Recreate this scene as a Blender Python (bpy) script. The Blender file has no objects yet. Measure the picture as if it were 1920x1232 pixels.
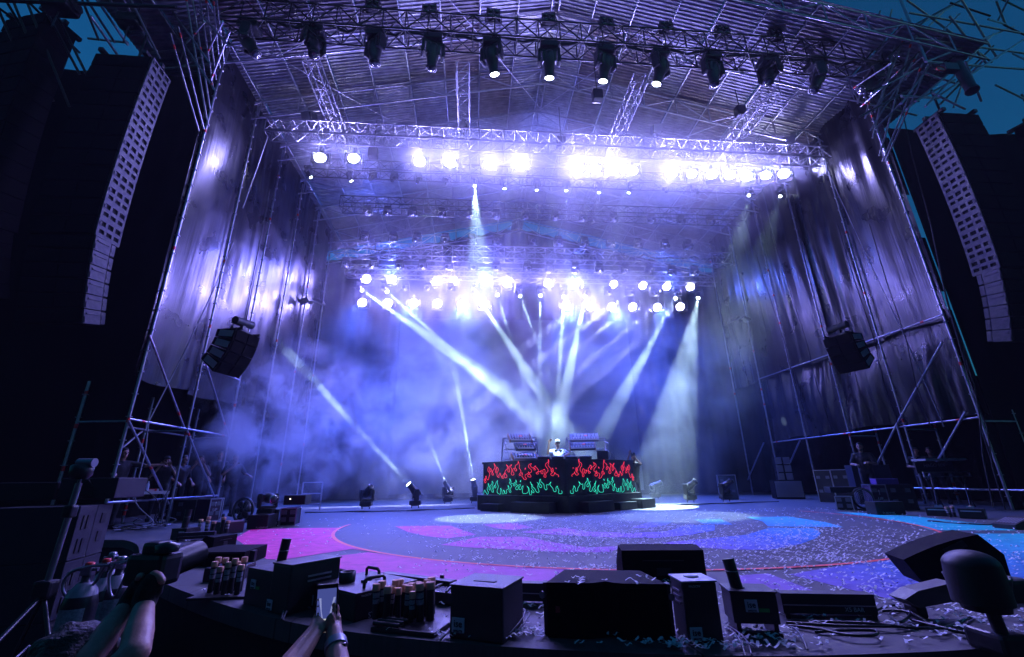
import bpy, bmesh, math, random
import numpy as np
from mathutils import Vector, Matrix, Quaternion

random.seed(7)
RNG = np.random.default_rng(11)
SC = bpy.context.scene
COL = SC.collection
PI = math.pi

# ------------------------------------------------------------------ camera
FPX, CX, CY = 820.0, 960.0, 616.0          # focal length and centre, in pixels of the 1920 x 1232 photograph
EYE = np.array([0.0, 0.0, 0.9])            # eye height above the stage deck (deck is z = 0)
def _n(v): return v / np.linalg.norm(v)
_yc = _n(np.array([888 - CX, 898 - CY, FPX]))
_zc = np.array([922 - CX, -1783 - CY, FPX]); _zc = _n(_zc - _zc.dot(_yc) * _yc)
_xc = np.cross(_yc, _zc)
if _xc[0] < 0: _xc = -_xc
ROT = np.array([_xc, _yc, _zc])
def _ray(u, v): return ROT @ np.array([u - CX, v - CY, FPX])
def P(u, v, y):                            # point of the sight line at depth y
    d = _ray(u, v); return Vector(EYE + d * (y / d[1]))
def PX(u, v, x):                           # point of the sight line on the plane x
    d = _ray(u, v); return Vector(EYE + d * (x / d[0]))
def G(u, v, z=0.0):                        # point of the sight line at height z
    d = _ray(u, v); return Vector(EYE + d * ((z - EYE[2]) / d[2]))

cam = bpy.data.cameras.new('camera'); cam_ob = bpy.data.objects.new('camera', cam); COL.objects.link(cam_ob)
cam.sensor_width = 36.0; cam.lens = 36.0 * FPX / 1920.0; cam.clip_start = 0.05; cam.clip_end = 400
_m = Matrix.Identity(4)
for i in range(3):
    _m[i][0] = ROT[i][0]; _m[i][1] = -ROT[i][1]; _m[i][2] = -ROT[i][2]; _m[i][3] = EYE[i]
cam_ob.matrix_world = _m
SC.camera = cam_ob

# ------------------------------------------------------------------ world: a dusk sky
w = bpy.data.worlds.new('World'); SC.world = w; w.use_nodes = True
nt = w.node_tree; nt.nodes.clear()
sky = nt.nodes.new('ShaderNodeTexSky'); sky.sky_type = 'NISHITA'; sky.sun_disc = False
sky.sun_elevation = math.radians(1.5); sky.sun_rotation = math.radians(150); sky.ozone_density = 4.0
mx = nt.nodes.new('ShaderNodeMix'); mx.data_type = 'RGBA'; mx.blend_type = 'MULTIPLY'; mx.inputs['Factor'].default_value = 1.0
mx.inputs[7].default_value = (0.5, 2.0, 2.1, 1)
bg = nt.nodes.new('ShaderNodeBackground'); bg.inputs['Strength'].default_value = 0.15
wo = nt.nodes.new('ShaderNodeOutputWorld')
nt.links.new(sky.outputs[0], mx.inputs[6]); nt.links.new(mx.outputs[2], bg.inputs[0]); nt.links.new(bg.outputs[0], wo.inputs[0])

vs = SC.view_settings; vs.view_transform = 'Standard'; vs.look = 'None'; vs.exposure = 0.0; vs.gamma = 1.0
SC.render.engine = 'CYCLES'
cy = SC.cycles
cy.use_denoising = True; cy.denoiser = 'OPENIMAGEDENOISE'; cy.denoising_input_passes = 'RGB_ALBEDO_NORMAL'
cy.max_bounces = 5; cy.diffuse_bounces = 2; cy.glossy_bounces = 2; cy.transmission_bounces = 3; cy.volume_bounces = 0
cy.transparent_max_bounces = 8; cy.sample_clamp_indirect = 4.0; cy.sample_clamp_direct = 0.0
cy.use_light_tree = True; cy.caustics_reflective = False; cy.caustics_refractive = False
cy.volume_step_rate = 4.0; cy.volume_max_steps = 96
try: cy.use_adaptive_sampling = True; cy.adaptive_threshold = 0.035; cy.adaptive_min_samples = 24
except Exception: pass

# ------------------------------------------------------------------ helpers
class MB:
    """collects shapes and links them as one mesh object"""
    def __init__(self): self.v = []; self.f = []; self.s = []
    def add(self, vs_, fs_, smooth=False):
        o = len(self.v); self.v.extend([tuple(p) for p in vs_])
        for q in fs_: self.f.append(tuple(i + o for i in q)); self.s.append(smooth)
        return self
    def box(self, c, s, m=None, taper=None):
        x, y, z = s[0] / 2, s[1] / 2, s[2] / 2; c = Vector(c)
        pts = [Vector((sx * x, sy * y, sz * z)) for sz in (-1, 1) for sy in (-1, 1) for sx in (-1, 1)]
        if taper: pts = [Vector((p.x * (taper[0] if p.z > 0 else 1), p.y * (taper[1] if p.z > 0 else 1), p.z)) for p in pts]
        if m is not None: pts = [m @ p for p in pts]
        return self.add([p + c for p in pts], [(0, 2, 3, 1), (4, 5, 7, 6), (0, 1, 5, 4), (2, 6, 7, 3), (0, 4, 6, 2), (1, 3, 7, 5)])
    def bbox(self, a, b): return self.box([(a[i] + b[i]) / 2 for i in range(3)], [abs(b[i] - a[i]) for i in range(3)])
    def bev(self, c, s, r=0.01, m=None):
        """box with chamfered edges"""
        bm = bmesh.new(); bmesh.ops.create_cube(bm, size=1.0)
        for q in bm.verts: q.co = Vector((q.co.x * s[0], q.co.y * s[1], q.co.z * s[2]))
        bmesh.ops.bevel(bm, geom=list(bm.edges), offset=min(r, min(s) * .45), segments=2, affect='EDGES', profile=.6)
        c = Vector(c); bm.verts.index_update()
        pts = [((m @ q.co) if m is not None else q.co) + c for q in bm.verts]
        fs_ = [tuple(l.index for l in fc.verts) for fc in bm.faces]; bm.free()
        return self.add(pts, fs_)
    def tube(self, a, b, r, n=8, r2=None, caps=True):
        a, b = Vector(a), Vector(b); d = b - a
        if d.length < 1e-6: return self
        q = d.to_track_quat('Z', 'Y'); r2 = r if r2 is None else r2; pts = []
        for base, rr in ((a, r), (b, r2)):
            for k in range(n):
                t = 2 * PI * k / n; pts.append(base + q @ Vector((math.cos(t) * rr, math.sin(t) * rr, 0)))
        self.add(pts, [(k, (k + 1) % n, n + (k + 1) % n, n + k) for k in range(n)], True)
        if caps: self.add(pts, [tuple(range(n - 1, -1, -1)), tuple(range(n, 2 * n))])
        return self
    def path(self, pts, r, n=6):
        pts = [Vector(p) for p in pts]; L = len(pts); rings = []; up = None
        for i, p in enumerate(pts):
            d = (pts[min(i + 1, L - 1)] - pts[max(i - 1, 0)]).normalized()
            if up is None: up = d.orthogonal().normalized()
            up = (up - up.dot(d) * d)
            up = up.normalized() if up.length > 1e-5 else d.orthogonal().normalized()
            s_ = d.cross(up); rr = r[i] if isinstance(r, (list, tuple)) else r
            rings.append([p + (up * math.cos(2 * PI * k / n) + s_ * math.sin(2 * PI * k / n)) * rr for k in range(n)])
        vs_ = [q for R_ in rings for q in R_]
        fs_ = [(i * n + k, i * n + (k + 1) % n, (i + 1) * n + (k + 1) % n, (i + 1) * n + k) for i in range(L - 1) for k in range(n)]
        return self.add(vs_, fs_, True)
    def lathe(self, prof, n=16, m=None):
        """prof: list of (radius, z) turned round the z axis"""
        vs_ = []; fs_ = []; L = len(prof)
        for r, z in prof:
            for k in range(n):
                t = 2 * PI * k / n; p = Vector((r * math.cos(t), r * math.sin(t), z)); vs_.append(m @ p if m is not None else p)
        for i in range(L - 1):
            for k in range(n): fs_.append((i * n + k, i * n + (k + 1) % n, (i + 1) * n + (k + 1) % n, (i + 1) * n + k))
        self.add(vs_, fs_, True)
        return self.add([vs_[k] for k in range(n)][::-1] + [vs_[(L - 1) * n + k] for k in range(n)], [tuple(range(n)), tuple(range(n, 2 * n))])
    def prism(self, poly, h, m=None):
        """flat outline (x, y) pushed up along z from 0 to h"""
        n = len(poly); vs_ = [Vector((p[0], p[1], 0)) for p in poly] + [Vector((p[0], p[1], h)) for p in poly]
        if m is not None: vs_ = [m @ p for p in vs_]
        return self.add(vs_, [tuple(range(n - 1, -1, -1)), tuple(range(n, 2 * n))] + [(i, (i + 1) % n, n + (i + 1) % n, n + i) for i in range(n)])
    def sheet(self, fn, nu, nv, smooth=True):
        vs_ = [fn(i / nu, j / nv) for j in range(nv + 1) for i in range(nu + 1)]
        return self.add(vs_, [(j * (nu + 1) + i, j * (nu + 1) + i + 1, (j + 1) * (nu + 1) + i + 1, (j + 1) * (nu + 1) + i) for j in range(nv) for i in range(nu)], smooth)
    def mesh(self, name, mat):
        me = bpy.data.meshes.new(name); me.from_pydata(self.v, [], self.f)
        me.polygons.foreach_set('use_smooth', self.s)
        if mat is not None: me.materials.append(mat)
        me.update(); return me
    def build(self, name, mat, parent=None, m=None):
        return link(name, self.mesh(name, mat), parent, m)

def link(name, me, parent=None, m=None):
    o = bpy.data.objects.new(name, me); COL.objects.link(o)
    if parent is not None: o.parent = parent
    if m is not None: o.matrix_local = m
    return o
def tag(o, label=None, cat=None, group=None, kind=None):
    if label: o['label'] = label
    if cat: o['category'] = cat
    if group: o['group'] = group
    if kind: o['kind'] = kind
    return o
def thing(name, label, cat, loc=(0, 0, 0), rz=0.0, group=None, m=None):
    o = bpy.data.objects.new(name, None); COL.objects.link(o); o.empty_display_size = .2
    if m is not None: o.matrix_world = m
    else: o.location = loc; o.rotation_euler = (0, 0, rz)
    return tag(o, label, cat, group)
def frame(o, zdir, up=(0, 0, 1)):
    """matrix at o whose local -Z looks along zdir (like a lamp)"""
    q = Vector(zdir).to_track_quat('-Z', 'Y'); return Matrix.Translation(Vector(o)) @ q.to_matrix().to_4x4()
def basis(o, x, y, z):
    m = Matrix.Identity(4)
    for i in range(3): m[i][0] = x[i]; m[i][1] = y[i]; m[i][2] = z[i]; m[i][3] = o[i]
    return m
def rotz(a): return Matrix.Rotation(a, 4, 'Z')
def T(*p): return Matrix.Translation(Vector(p if len(p) == 3 else p[0]))

ORD = ['first', 'second', 'third', 'fourth', 'fifth', 'sixth', 'seventh', 'eighth', 'ninth', 'tenth', 'eleventh', 'twelfth', 'thirteenth', 'fourteenth', 'fifteenth', 'sixteenth', 'seventeenth', 'eighteenth', 'nineteenth', 'twentieth']
def ordl(i, n):
    return 'leftmost' if i == 0 else 'rightmost' if i == n - 1 else ORD[i] + ' from left'

MATS = {}
def mat(name, col, rough=.5, metal=0.0, spec=.5, noise=None, bump=None, emit=None, es=0.0, alpha=None):
    """procedural material; noise = (scale, amount, second colour), bump = (scale, strength)"""
    if name in MATS: return MATS[name]
    m = bpy.data.materials.new(name); m.use_nodes = True; t = m.node_tree; b = t.nodes['Principled BSDF']
    b.inputs['Base Color'].default_value = (*col, 1); b.inputs['Roughness'].default_value = rough
    b.inputs['Metallic'].default_value = metal; b.inputs['Specular IOR Level'].default_value = spec
    tc = t.nodes.new('ShaderNodeTexCoord')
    if noise:
        nz = t.nodes.new('ShaderNodeTexNoise'); nz.inputs['Scale'].default_value = noise[0]; nz.inputs['Detail'].default_value = 6
        rp = t.nodes.new('ShaderNodeValToRGB'); rp.color_ramp.elements[0].position = .35; rp.color_ramp.elements[1].position = .65
        rp.color_ramp.elements[0].color = (*col, 1); rp.color_ramp.elements[1].color = (*noise[2], 1)
        t.links.new(tc.outputs['Object'], nz.inputs['Vector']); t.links.new(nz.outputs[0], rp.inputs[0]); t.links.new(rp.outputs[0], b.inputs['Base Color'])
        mr = t.nodes.new('ShaderNodeMapRange'); mr.inputs[3].default_value = max(.05, rough - noise[1]); mr.inputs[4].default_value = min(1, rough + noise[1])
        t.links.new(nz.outputs[0], mr.inputs[0]); t.links.new(mr.outputs[0], b.inputs['Roughness'])
    if bump:
        n2 = t.nodes.new('ShaderNodeTexNoise'); n2.inputs['Scale'].default_value = bump[0]; n2.inputs['Detail'].default_value = 4
        bp = t.nodes.new('ShaderNodeBump'); bp.inputs['Strength'].default_value = bump[1]; bp.inputs['Distance'].default_value = .02
        t.links.new(tc.outputs['Object'], n2.inputs['Vector']); t.links.new(n2.outputs[0], bp.inputs['Height']); t.links.new(bp.outputs[0], b.inputs['Normal'])
    if emit:
        b.inputs['Emission Color'].default_value = (*emit, 1); b.inputs['Emission Strength'].default_value = es
        try: m.cycles.emission_sampling = 'NONE'
        except Exception: pass
    MATS[name] = m; return m
def spot(parent, loc, direction, color, watt, deg, blend=.15, radius=.06, name='lamp_light'):
    l = bpy.data.lights.new(name, 'SPOT'); l.color = color; l.energy = watt; l.spot_size = math.radians(deg); l.spot_blend = blend; l.shadow_soft_size = radius
    o = bpy.data.objects.new(name, l); COL.objects.link(o)
    mw = frame(loc, direction)
    if parent is not None:
        o.parent = parent; bpy.context.view_layer.update(); o.matrix_parent_inverse = parent.matrix_world.inverted()
    o.matrix_world = mw
    return o
HAZE = 0.0006
W_FRONT, W_A, W_B, W_N, W_POOL, W_BACK, W_FLOOR, W_BLUE = 17000, 850, 1000, 16000, 20000, 210000, 80000, 9000
W_STREAK_A, W_STREAK_B, W_BLUE2 = 40000, 190000, 1600
# ------------------------------------------------------------------ materials
M_ALU = mat('aluminium tube', (.3, .3, .33), .42, .9, noise=(14, .12, (.22, .22, .25)))
M_GALV = mat('galvanised tube', (.45, .45, .5), .38, .9, noise=(9, .14, (.33, .33, .38)))
M_BLK = mat('black painted steel', (.012, .012, .014), .38, 0, noise=(20, .12, (.02, .02, .022)))
M_BLKM = mat('matt black', (.008, .008, .009), .75)
M_CASE = mat('black lamp housing', (.018, .018, .021), .35, 0, noise=(30, .12, (.03, .03, .034)))
M_TAPE = mat('red tape', (.7, .03, .02), .5)
M_RUB = mat('black rubber', (.012, .012, .012), .6)

# ------------------------------------------------------------------ the setting
XL, XR, XC = -7.5, 12.9, 2.5         # side walls and ridge
Y1, BAY = 10.3, 2.07                 # first column row, scaffold bay
EAVE, RIDGE = 13.25, 15.6

EDGE = [(-14, 9.3), (-6.3, 9.1), (-5.4, 8.3), (-4.5, 7.0), (-3.49, 5.57), (-2.54, 4.61), (-1.32, 3.6), (-.6, 3.21), (.23, 2.89), (1.14, 2.66), (1.87, 2.56), (2.89, 2.54), (4.5, 2.72), (6.5, 3.4), (8.6, 4.8), (10.4, 6.9), (11.6, 8.9), (20, 9.0)]
def smooth_edge():                   # the bowed front edge of the deck, rounded off
    p = np.array(EDGE, float)
    for _ in range(2):
        q = [p[0]]
        for i in range(len(p) - 1): q += [p[i] * .75 + p[i + 1] * .25, p[i] * .25 + p[i + 1] * .75]
        p = np.array(q + [p[-1]])
    return [tuple(v) for v in p]
EDGE_S = smooth_edge()
def deck_mat():
    m = bpy.data.materials.new('stage deck'); m.use_nodes = True; t = m.node_tree; b = t.nodes['Principled BSDF']
    tc = t.nodes.new('ShaderNodeTexCoord'); b.inputs['Specular IOR Level'].default_value = .3
    n1 = t.nodes.new('ShaderNodeTexNoise'); n1.inputs['Scale'].default_value = 1.1; n1.inputs['Detail'].default_value = 9; n1.inputs['Roughness'].default_value = .65
    r1 = t.nodes.new('ShaderNodeValToRGB'); r1.color_ramp.elements[0].position = .3; r1.color_ramp.elements[1].position = .72
    r1.color_ramp.elements[0].color = (.036, .036, .04, 1); r1.color_ramp.elements[1].color = (.1, .098, .102, 1)
    mp = t.nodes.new('ShaderNodeMapping'); mp.inputs['Scale'].default_value = (14, .9, 1)
    n2 = t.nodes.new('ShaderNodeTexNoise'); n2.inputs['Scale'].default_value = 3; n2.inputs['Detail'].default_value = 7
    mx_ = t.nodes.new('ShaderNodeMix'); mx_.data_type = 'RGBA'; mx_.blend_type = 'OVERLAY'; mx_.inputs['Factor'].default_value = .55
    t.links.new(tc.outputs['Object'], n1.inputs['Vector']); t.links.new(tc.outputs['Object'], mp.inputs[0]); t.links.new(mp.outputs[0], n2.inputs['Vector'])
    t.links.new(n1.outputs[0], r1.inputs[0]); t.links.new(r1.outputs[0], mx_.inputs[6]); t.links.new(n2.outputs[1], mx_.inputs[7])
    hs = t.nodes.new('ShaderNodeHueSaturation'); hs.inputs['Saturation'].default_value = .25
    t.links.new(mx_.outputs[2], hs.inputs['Color']); t.links.new(hs.outputs[0], b.inputs['Base Color'])
    mr = t.nodes.new('ShaderNodeMapRange'); mr.inputs[3].default_value = .42; mr.inputs[4].default_value = .75
    t.links.new(n1.outputs[0], mr.inputs[0]); t.links.new(mr.outputs[0], b.inputs['Roughness'])
    bp = t.nodes.new('ShaderNodeBump'); bp.inputs['Strength'].default_value = .15; t.links.new(n2.outputs[0], bp.inputs['Height']); t.links.new(bp.outputs[0], b.inputs['Normal'])
    bt = t.nodes.new('ShaderNodeTexBrick'); bt.inputs['Scale'].default_value = 1.0; bt.inputs['Brick Width'].default_value = 2.44; bt.inputs['Row Height'].default_value = 1.22; bt.inputs['Mortar Size'].default_value = .006; bt.offset = .5
    for k in ('Color1', 'Color2'): bt.inputs[k].default_value = (1, 1, 1, 1)
    bt.inputs['Mortar'].default_value = (.25, .25, .25, 1)
    m3 = t.nodes.new('ShaderNodeMix'); m3.data_type = 'RGBA'; m3.blend_type = 'MULTIPLY'; m3.inputs['Factor'].default_value = 1
    t.links.new(tc.outputs['Object'], bt.inputs['Vector']); t.links.new(hs.outputs[0], m3.inputs[6]); t.links.new(bt.outputs[0], m3.inputs[7]); t.links.new(m3.outputs[2], b.inputs['Base Color'])
    return m
M_DECK = deck_mat()

g = MB(); g.box((2, 10, -1.75), (160, 140, .1)); tag(g.build('ground', mat('trodden ground', (.03, .03, .032), .9, noise=(3, .05, (.05, .048, .045)), bump=(20, .4))), kind='structure')
mb = MB(); mb.prism(EDGE_S + [(20, 25.5), (-14, 25.5)], .12, T(0, 0, -.12)); floor = mb.build('stage_floor', M_DECK); tag(floor, kind='structure')
mb = MB()
for (xa, ya), (xb, yb) in zip(EDGE_S[:-1], EDGE_S[1:]):
    for dy in (.06, .09): mb.add([(xa, ya + dy, -1.7), (xb, yb + dy, -1.7), (xb, yb + dy, -.121), (xa, ya + dy, -.121)], [(0, 1, 2, 3)])
tag(mb.build('stage_front', mat('black fascia cloth', (.006, .006, .007), .9, bump=(6, .5)), floor), 'black cloth covering the front of the stage')

# painted figure on the deck: flat sheets of paint, 4 mm above one another
CC, CR = Vector((2.85, 10.22, 0)), 5.52
def paint_mat():
    m = bpy.data.materials.new('rainbow deck paint'); m.use_nodes = True; t = m.node_tree; b = t.nodes['Principled BSDF']; b.inputs['Roughness'].default_value = .6; b.inputs['Specular IOR Level'].default_value = .25
    tc = t.nodes.new('ShaderNodeTexCoord'); sp = t.nodes.new('ShaderNodeSeparateXYZ'); mr = t.nodes.new('ShaderNodeMapRange'); mr.inputs[1].default_value = -5; mr.inputs[2].default_value = 10
    rp = t.nodes.new('ShaderNodeValToRGB'); cr = rp.color_ramp
    stops = [(-5, (.9, .03, .26)), (-2, (.8, .05, .32)), (.0, (.6, .1, .42)), (2.0, (.38, .14, .5)), (3.4, (.16, .15, .55)), (4.6, (.05, .2, .55)), (6.2, (.05, .4, .6)), (8.0, (.02, .55, .5)), (10, (.015, .55, .45))]
    while len(cr.elements) < len(stops): cr.elements.new(.5)
    for e, (x, c) in zip(cr.elements, stops): e.position = (x + 5) / 15.0; e.color = (*c, 1)
    nz = t.nodes.new('ShaderNodeTexNoise'); nz.inputs['Scale'].default_value = 5; nz.inputs['Detail'].default_value = 9; nz.inputs['Roughness'].default_value = .7
    nr = t.nodes.new('ShaderNodeMapRange'); nr.inputs[1].default_value = .3; nr.inputs[2].default_value = .7; nr.inputs[3].default_value = .6; nr.inputs[4].default_value = 1.05
    mx_ = t.nodes.new('ShaderNodeMix'); mx_.data_type = 'RGBA'; mx_.blend_type = 'MULTIPLY'; mx_.inputs['Factor'].default_value = 1
    t.links.new(tc.outputs['Object'], sp.inputs[0]); t.links.new(sp.outputs[0], mr.inputs[0]); t.links.new(mr.outputs[0], rp.inputs[0]); t.links.new(tc.outputs['Object'], nz.inputs['Vector']); t.links.new(nz.outputs[0], nr.inputs[0])
    t.links.new(rp.outputs[0], mx_.inputs[6]); t.links.new(nr.outputs[0], mx_.inputs[7]); t.links.new(mx_.outputs[2], b.inputs['Base Color']); return m
M_PAINT = paint_mat()
def paint(name, pts, col, z=.004, px=True):
    q = [G(*p) for p in pts] if px else [Vector((*p, 0)) for p in pts]
    m = MB(); m.add([(p.x, p.y, z) for p in q], [tuple(range(len(q)))])
    me = m.mesh(name, M_PAINT)
    bm = bmesh.new(); bm.from_mesh(me); bmesh.ops.triangulate(bm, faces=bm.faces[:]); bmesh.ops.recalc_face_normals(bm, faces=bm.faces[:])
    for f_ in bm.faces:
        if f_.normal.z < 0: f_.normal_flip()
    bm.to_mesh(me); bm.free()
    return link(name, me, floor)
PINK, MAG, PUR, VIO, BLU, SKY_, CYAN = (.9, .03, .26), (.72, .07, .36), (.5, .11, .46), (.28, .13, .5), (.05, .2, .55), (.08, .42, .62), (.015, .5, .42)
def lerp_paint(name, rows): pass
ARC = lambda a0, a1, r, n=24: [(CC.x + r * math.cos(math.radians(a0 + (a1 - a0) * i / n)), CC.y + r * math.sin(math.radians(a0 + (a1 - a0) * i / n))) for i in range(n + 1)]
pl = lambda pts: [(G(*p).x, G(*p).y) for p in pts]
# pink field left of the ring
paint('painted_field', pl([(470, 993), (560, 990.5), (641, 990)]) + ARC(183, 223, CR) + pl([(660, 1030), (600, 1039), (530, 1050), (500, 1049), (440, 1010)]), PINK, px=False)
paint('painted_field', pl([(585, 1049), (690, 1036)]) + ARC(228, 262, CR) + pl([(1000, 1092), (880, 1092), (780, 1082), (640, 1076), (580, 1066)]), MAG, px=False)
paint('painted_field', [(740, 987), (845, 986), (872, 996), (893, 1003), (840, 1010), (800, 1006), (765, 998)], MAG)
paint('painted_field', [(826, 1022), (900, 1007), (985, 1007), (1040, 1018), (1100, 1027), (1180, 1024), (1140, 1036), (1060, 1036), (960, 1031), (880, 1027)], PUR)
paint('painted_field', [(905, 984), (965, 981), (1000, 990), (960, 994), (930, 991)], VIO)
paint('painted_field', [(975, 998), (1060, 990), (1100, 997), (1180, 1000), (1250, 997), (1290, 985), (1340, 985), (1340, 995), (1290, 1004), (1230, 1009), (1140, 1008), (1040, 1003)], VIO)
paint('painted_field', [(1185, 990), (1220, 979), (1262, 977), (1250, 984), (1215, 990)], BLU)
paint('painted_field', [(1302, 974), (1352, 974), (1374, 984), (1320, 983)], SKY_)
paint('painted_field', [(1400, 970), (1480, 969), (1550, 980), (1582, 989), (1440, 987), (1430, 978)], SKY_)
paint('painted_field', [(1240, 1018), (1330, 1010), (1400, 1003), (1443, 990), (1525, 991), (1540, 1000), (1530, 1010), (1500, 1021), (1440, 1032), (1370, 1031), (1290, 1026)], (.08, .24, .68))
# right of the ring
paint('painted_field', [(1566, 961), (1640, 963), (1720, 969), (1800, 978), (1880, 987), (1915, 993), (1900, 995), (1750, 993)] [:7] + [(1745, 994.5), (1715, 985), (1680, 977), (1640, 970)], CYAN)
paint('painted_field', [(1762, 1001), (1960, 1001), (2100, 1060), (2000, 1120), (1700, 1130), (1650, 1120), (1480, 1078), (1560, 1064), (1650, 1052), (1720, 1040), (1762, 1022)], (.05, .2, .66))
paint('painted_field', [(1380, 1080), (1440, 1076), (1530, 1110), (1440, 1114), (1390, 1110)], VIO)
mb = MB(); n = 96
a0, a1 = 176, 372
for i in range(n):
    t0, t1 = [math.radians(a0 + (a1 - a0) * k / n) for k in (i, i + 1)]
    mb.add([(CC.x + r * math.cos(t), CC.y + r * math.sin(t), .009) for t, r in ((t0, CR - .03), (t1, CR - .03), (t1, CR + .03), (t0, CR + .03))], [(0, 3, 2, 1)])
o = mb.build('painted_ring_line', mat('red paint', (.95, .1, .07), .5), floor); o['label'] = 'thin red ring line painted on the deck'
for f_ in o.data.polygons: pass

# ------------------------------------------------------------------ roof: corrugated sheets on gable girders
roof = thing('stage_roof', 'high gabled roof of corrugated metal sheets on lattice girders over the stage', 'roof', (XC, 0, 0))
RX0, RX1, RY0, RY1 = -12.4, 12.9, 8.2, 24.4     # relative to the ridge
SL = (RIDGE - EAVE) / 10.0
def corr_mat(name, col, rough=.55, metal=.35):
    return mat(name, col, rough, metal, noise=(3.5, .15, tuple(c * .7 for c in col)), bump=(8, .1))
RM = [corr_mat('corrugated zinc', (.32, .32, .36)), corr_mat('corrugated zinc worn', (.27, .25, .27), .6, .3), corr_mat('corrugated brown primer', (.24, .2, .215), .65, .2), corr_mat('corrugated clean zinc', (.5, .5, .53), .5)]
PW, PL = 1.24, BAY
def panel_mesh(k, mt):
    m = MB(); per = .118; nper = int(round((PL + .03) / per)); per = (PL + .03) / nper; prof = []
    for i in range(nper):
        y0 = i * per
        prof += [(y0, 0), (y0 + per * .3, 0), (y0 + per * .5, .032), (y0 + per * .8, .032)]
    prof.append((PL + .03, 0))
    vs_ = []
    for x in (-.012, PW + .012):
        for y, z in prof: vs_.append((x, y, z))
    L = len(prof); m.add(vs_, [(i, i + 1, L + i + 1, L + i) for i in range(L - 1)])
    vs_ = [(a, b, c + .004) for a, b, c in vs_]; m.add(vs_, [(i, L + i, L + i + 1, i + 1) for i in range(L - 1)])
    return m.mesh('roof_panel', mt)
PM = [panel_mesh(i, m_) for i, m_ in enumerate(RM)]
nrow = int((RY1 - RY0) / PL); ncolh = 10
rr = random.Random(3)
for side in (-1, 1):
    ang = math.atan(SL)
    for r in range(nrow):
        shift = rr.choice([0, 0, 1])
        for c in range(ncolh):
            k = rr.choices([0, 1, 2, 3], [6, 3, 1.6, 1.6])[0]
            if c == 0 : k = 3 if r % 2 else 0
            x0 = c * PW if side > 0 else -(c + 1) * PW
            jz = .008 * ((c + 2 * r) % 4) + rr.uniform(0, .004)
            z0 = RIDGE + .12 - SL * abs(c * PW) + jz
            if side > 0: m = T(x0, RY0 + r * PL, z0) @ Matrix.Rotation(ang, 4, 'Y')
            else: m = T(-c * PW, RY0 + r * PL, z0) @ Matrix.Rotation(-ang, 4, 'Y') @ T(-PW, 0, 0)
            link('roof_panel', PM[k], roof, m)
# ridge cap, girders and purlins
mb = MB()
mb.add([(-.35, RY0, RIDGE + .16 - SL * .35), (0, RY0, RIDGE + .19), (.35, RY0, RIDGE + .16 - SL * .35), (-.35, RY1, RIDGE + .16 - SL * .35), (0, RY1, RIDGE + .19), (.35, RY1, RIDGE + .16 - SL * .35)], [(0, 1, 4, 3), (1, 2, 5, 4)])
mb.build('ridge_cap', RM[3], roof)
def zr(x): return RIDGE - SL * abs(x)
HW = 12.3
for r in range(nrow + 1):
    y = RY0 + r * PL
    gd = bpy.data.objects.new('roof_girder', None); COL.objects.link(gd); gd.parent = roof; gd.location = (0, y, 0)
    mb = MB()
    for s in (-1, 1): mb.tube((0, 0, zr(0)), (s * HW, 0, zr(HW)), .032, 6)
    mb.build('top_chord', M_GALV, gd)
    mb = MB()
    for s in (-1, 1): mb.tube((0, 0, zr(0) - .75), (s * (HW - .3), 0, zr(HW) - .62), .032, 6)
    mb.build('bottom_chord', M_GALV, gd)
    mb = MB(); npt = 10
    for s in (-1, 1):
        for k in range(npt):
            x = s * k * PW; x2 = s * (k + 1) * PW
            mb.tube((x, 0, zr(x)), (x, 0, zr(x) - .7), .02, 5, caps=False)
            if k < npt - 1: mb.tube((x, 0, zr(x) - (.7 if k % 2 else .0)), (x2, 0, zr(x2) - (0 if k % 2 else .7)), .02, 5, caps=False)
    mb.build('web', M_GALV, gd)
pm = MB().tube((0, RY0, 0), (0, RY1, 0), .026, 6).mesh('roof_purlin', M_GALV)
for s in (-1, 1):
    for k in range(0, 10):
        x = s * (k * PW + (.12 if k == 0 else 0)); link('roof_purlin', pm, roof, T(x, 0, zr(x) + .06))
# wind bracing under the sheets
for (xa, ya, xb, yb) in [(-9.5, 9.2, -3.5, 15.6), (9.5, 9.2, 3.5, 15.6), (-9, 15.5, -2.5, 22), (9, 15.5, 2.5, 22), (-3.4, 9, 0, 13.6), (3.4, 9, 0, 13.6)]:
    mb = MB(); mb.tube((xa, ya, zr(xa) - .7), (xb, yb, zr(xb) - .7), .015, 5); mb.build('wind_brace', M_GALV, roof)

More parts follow.
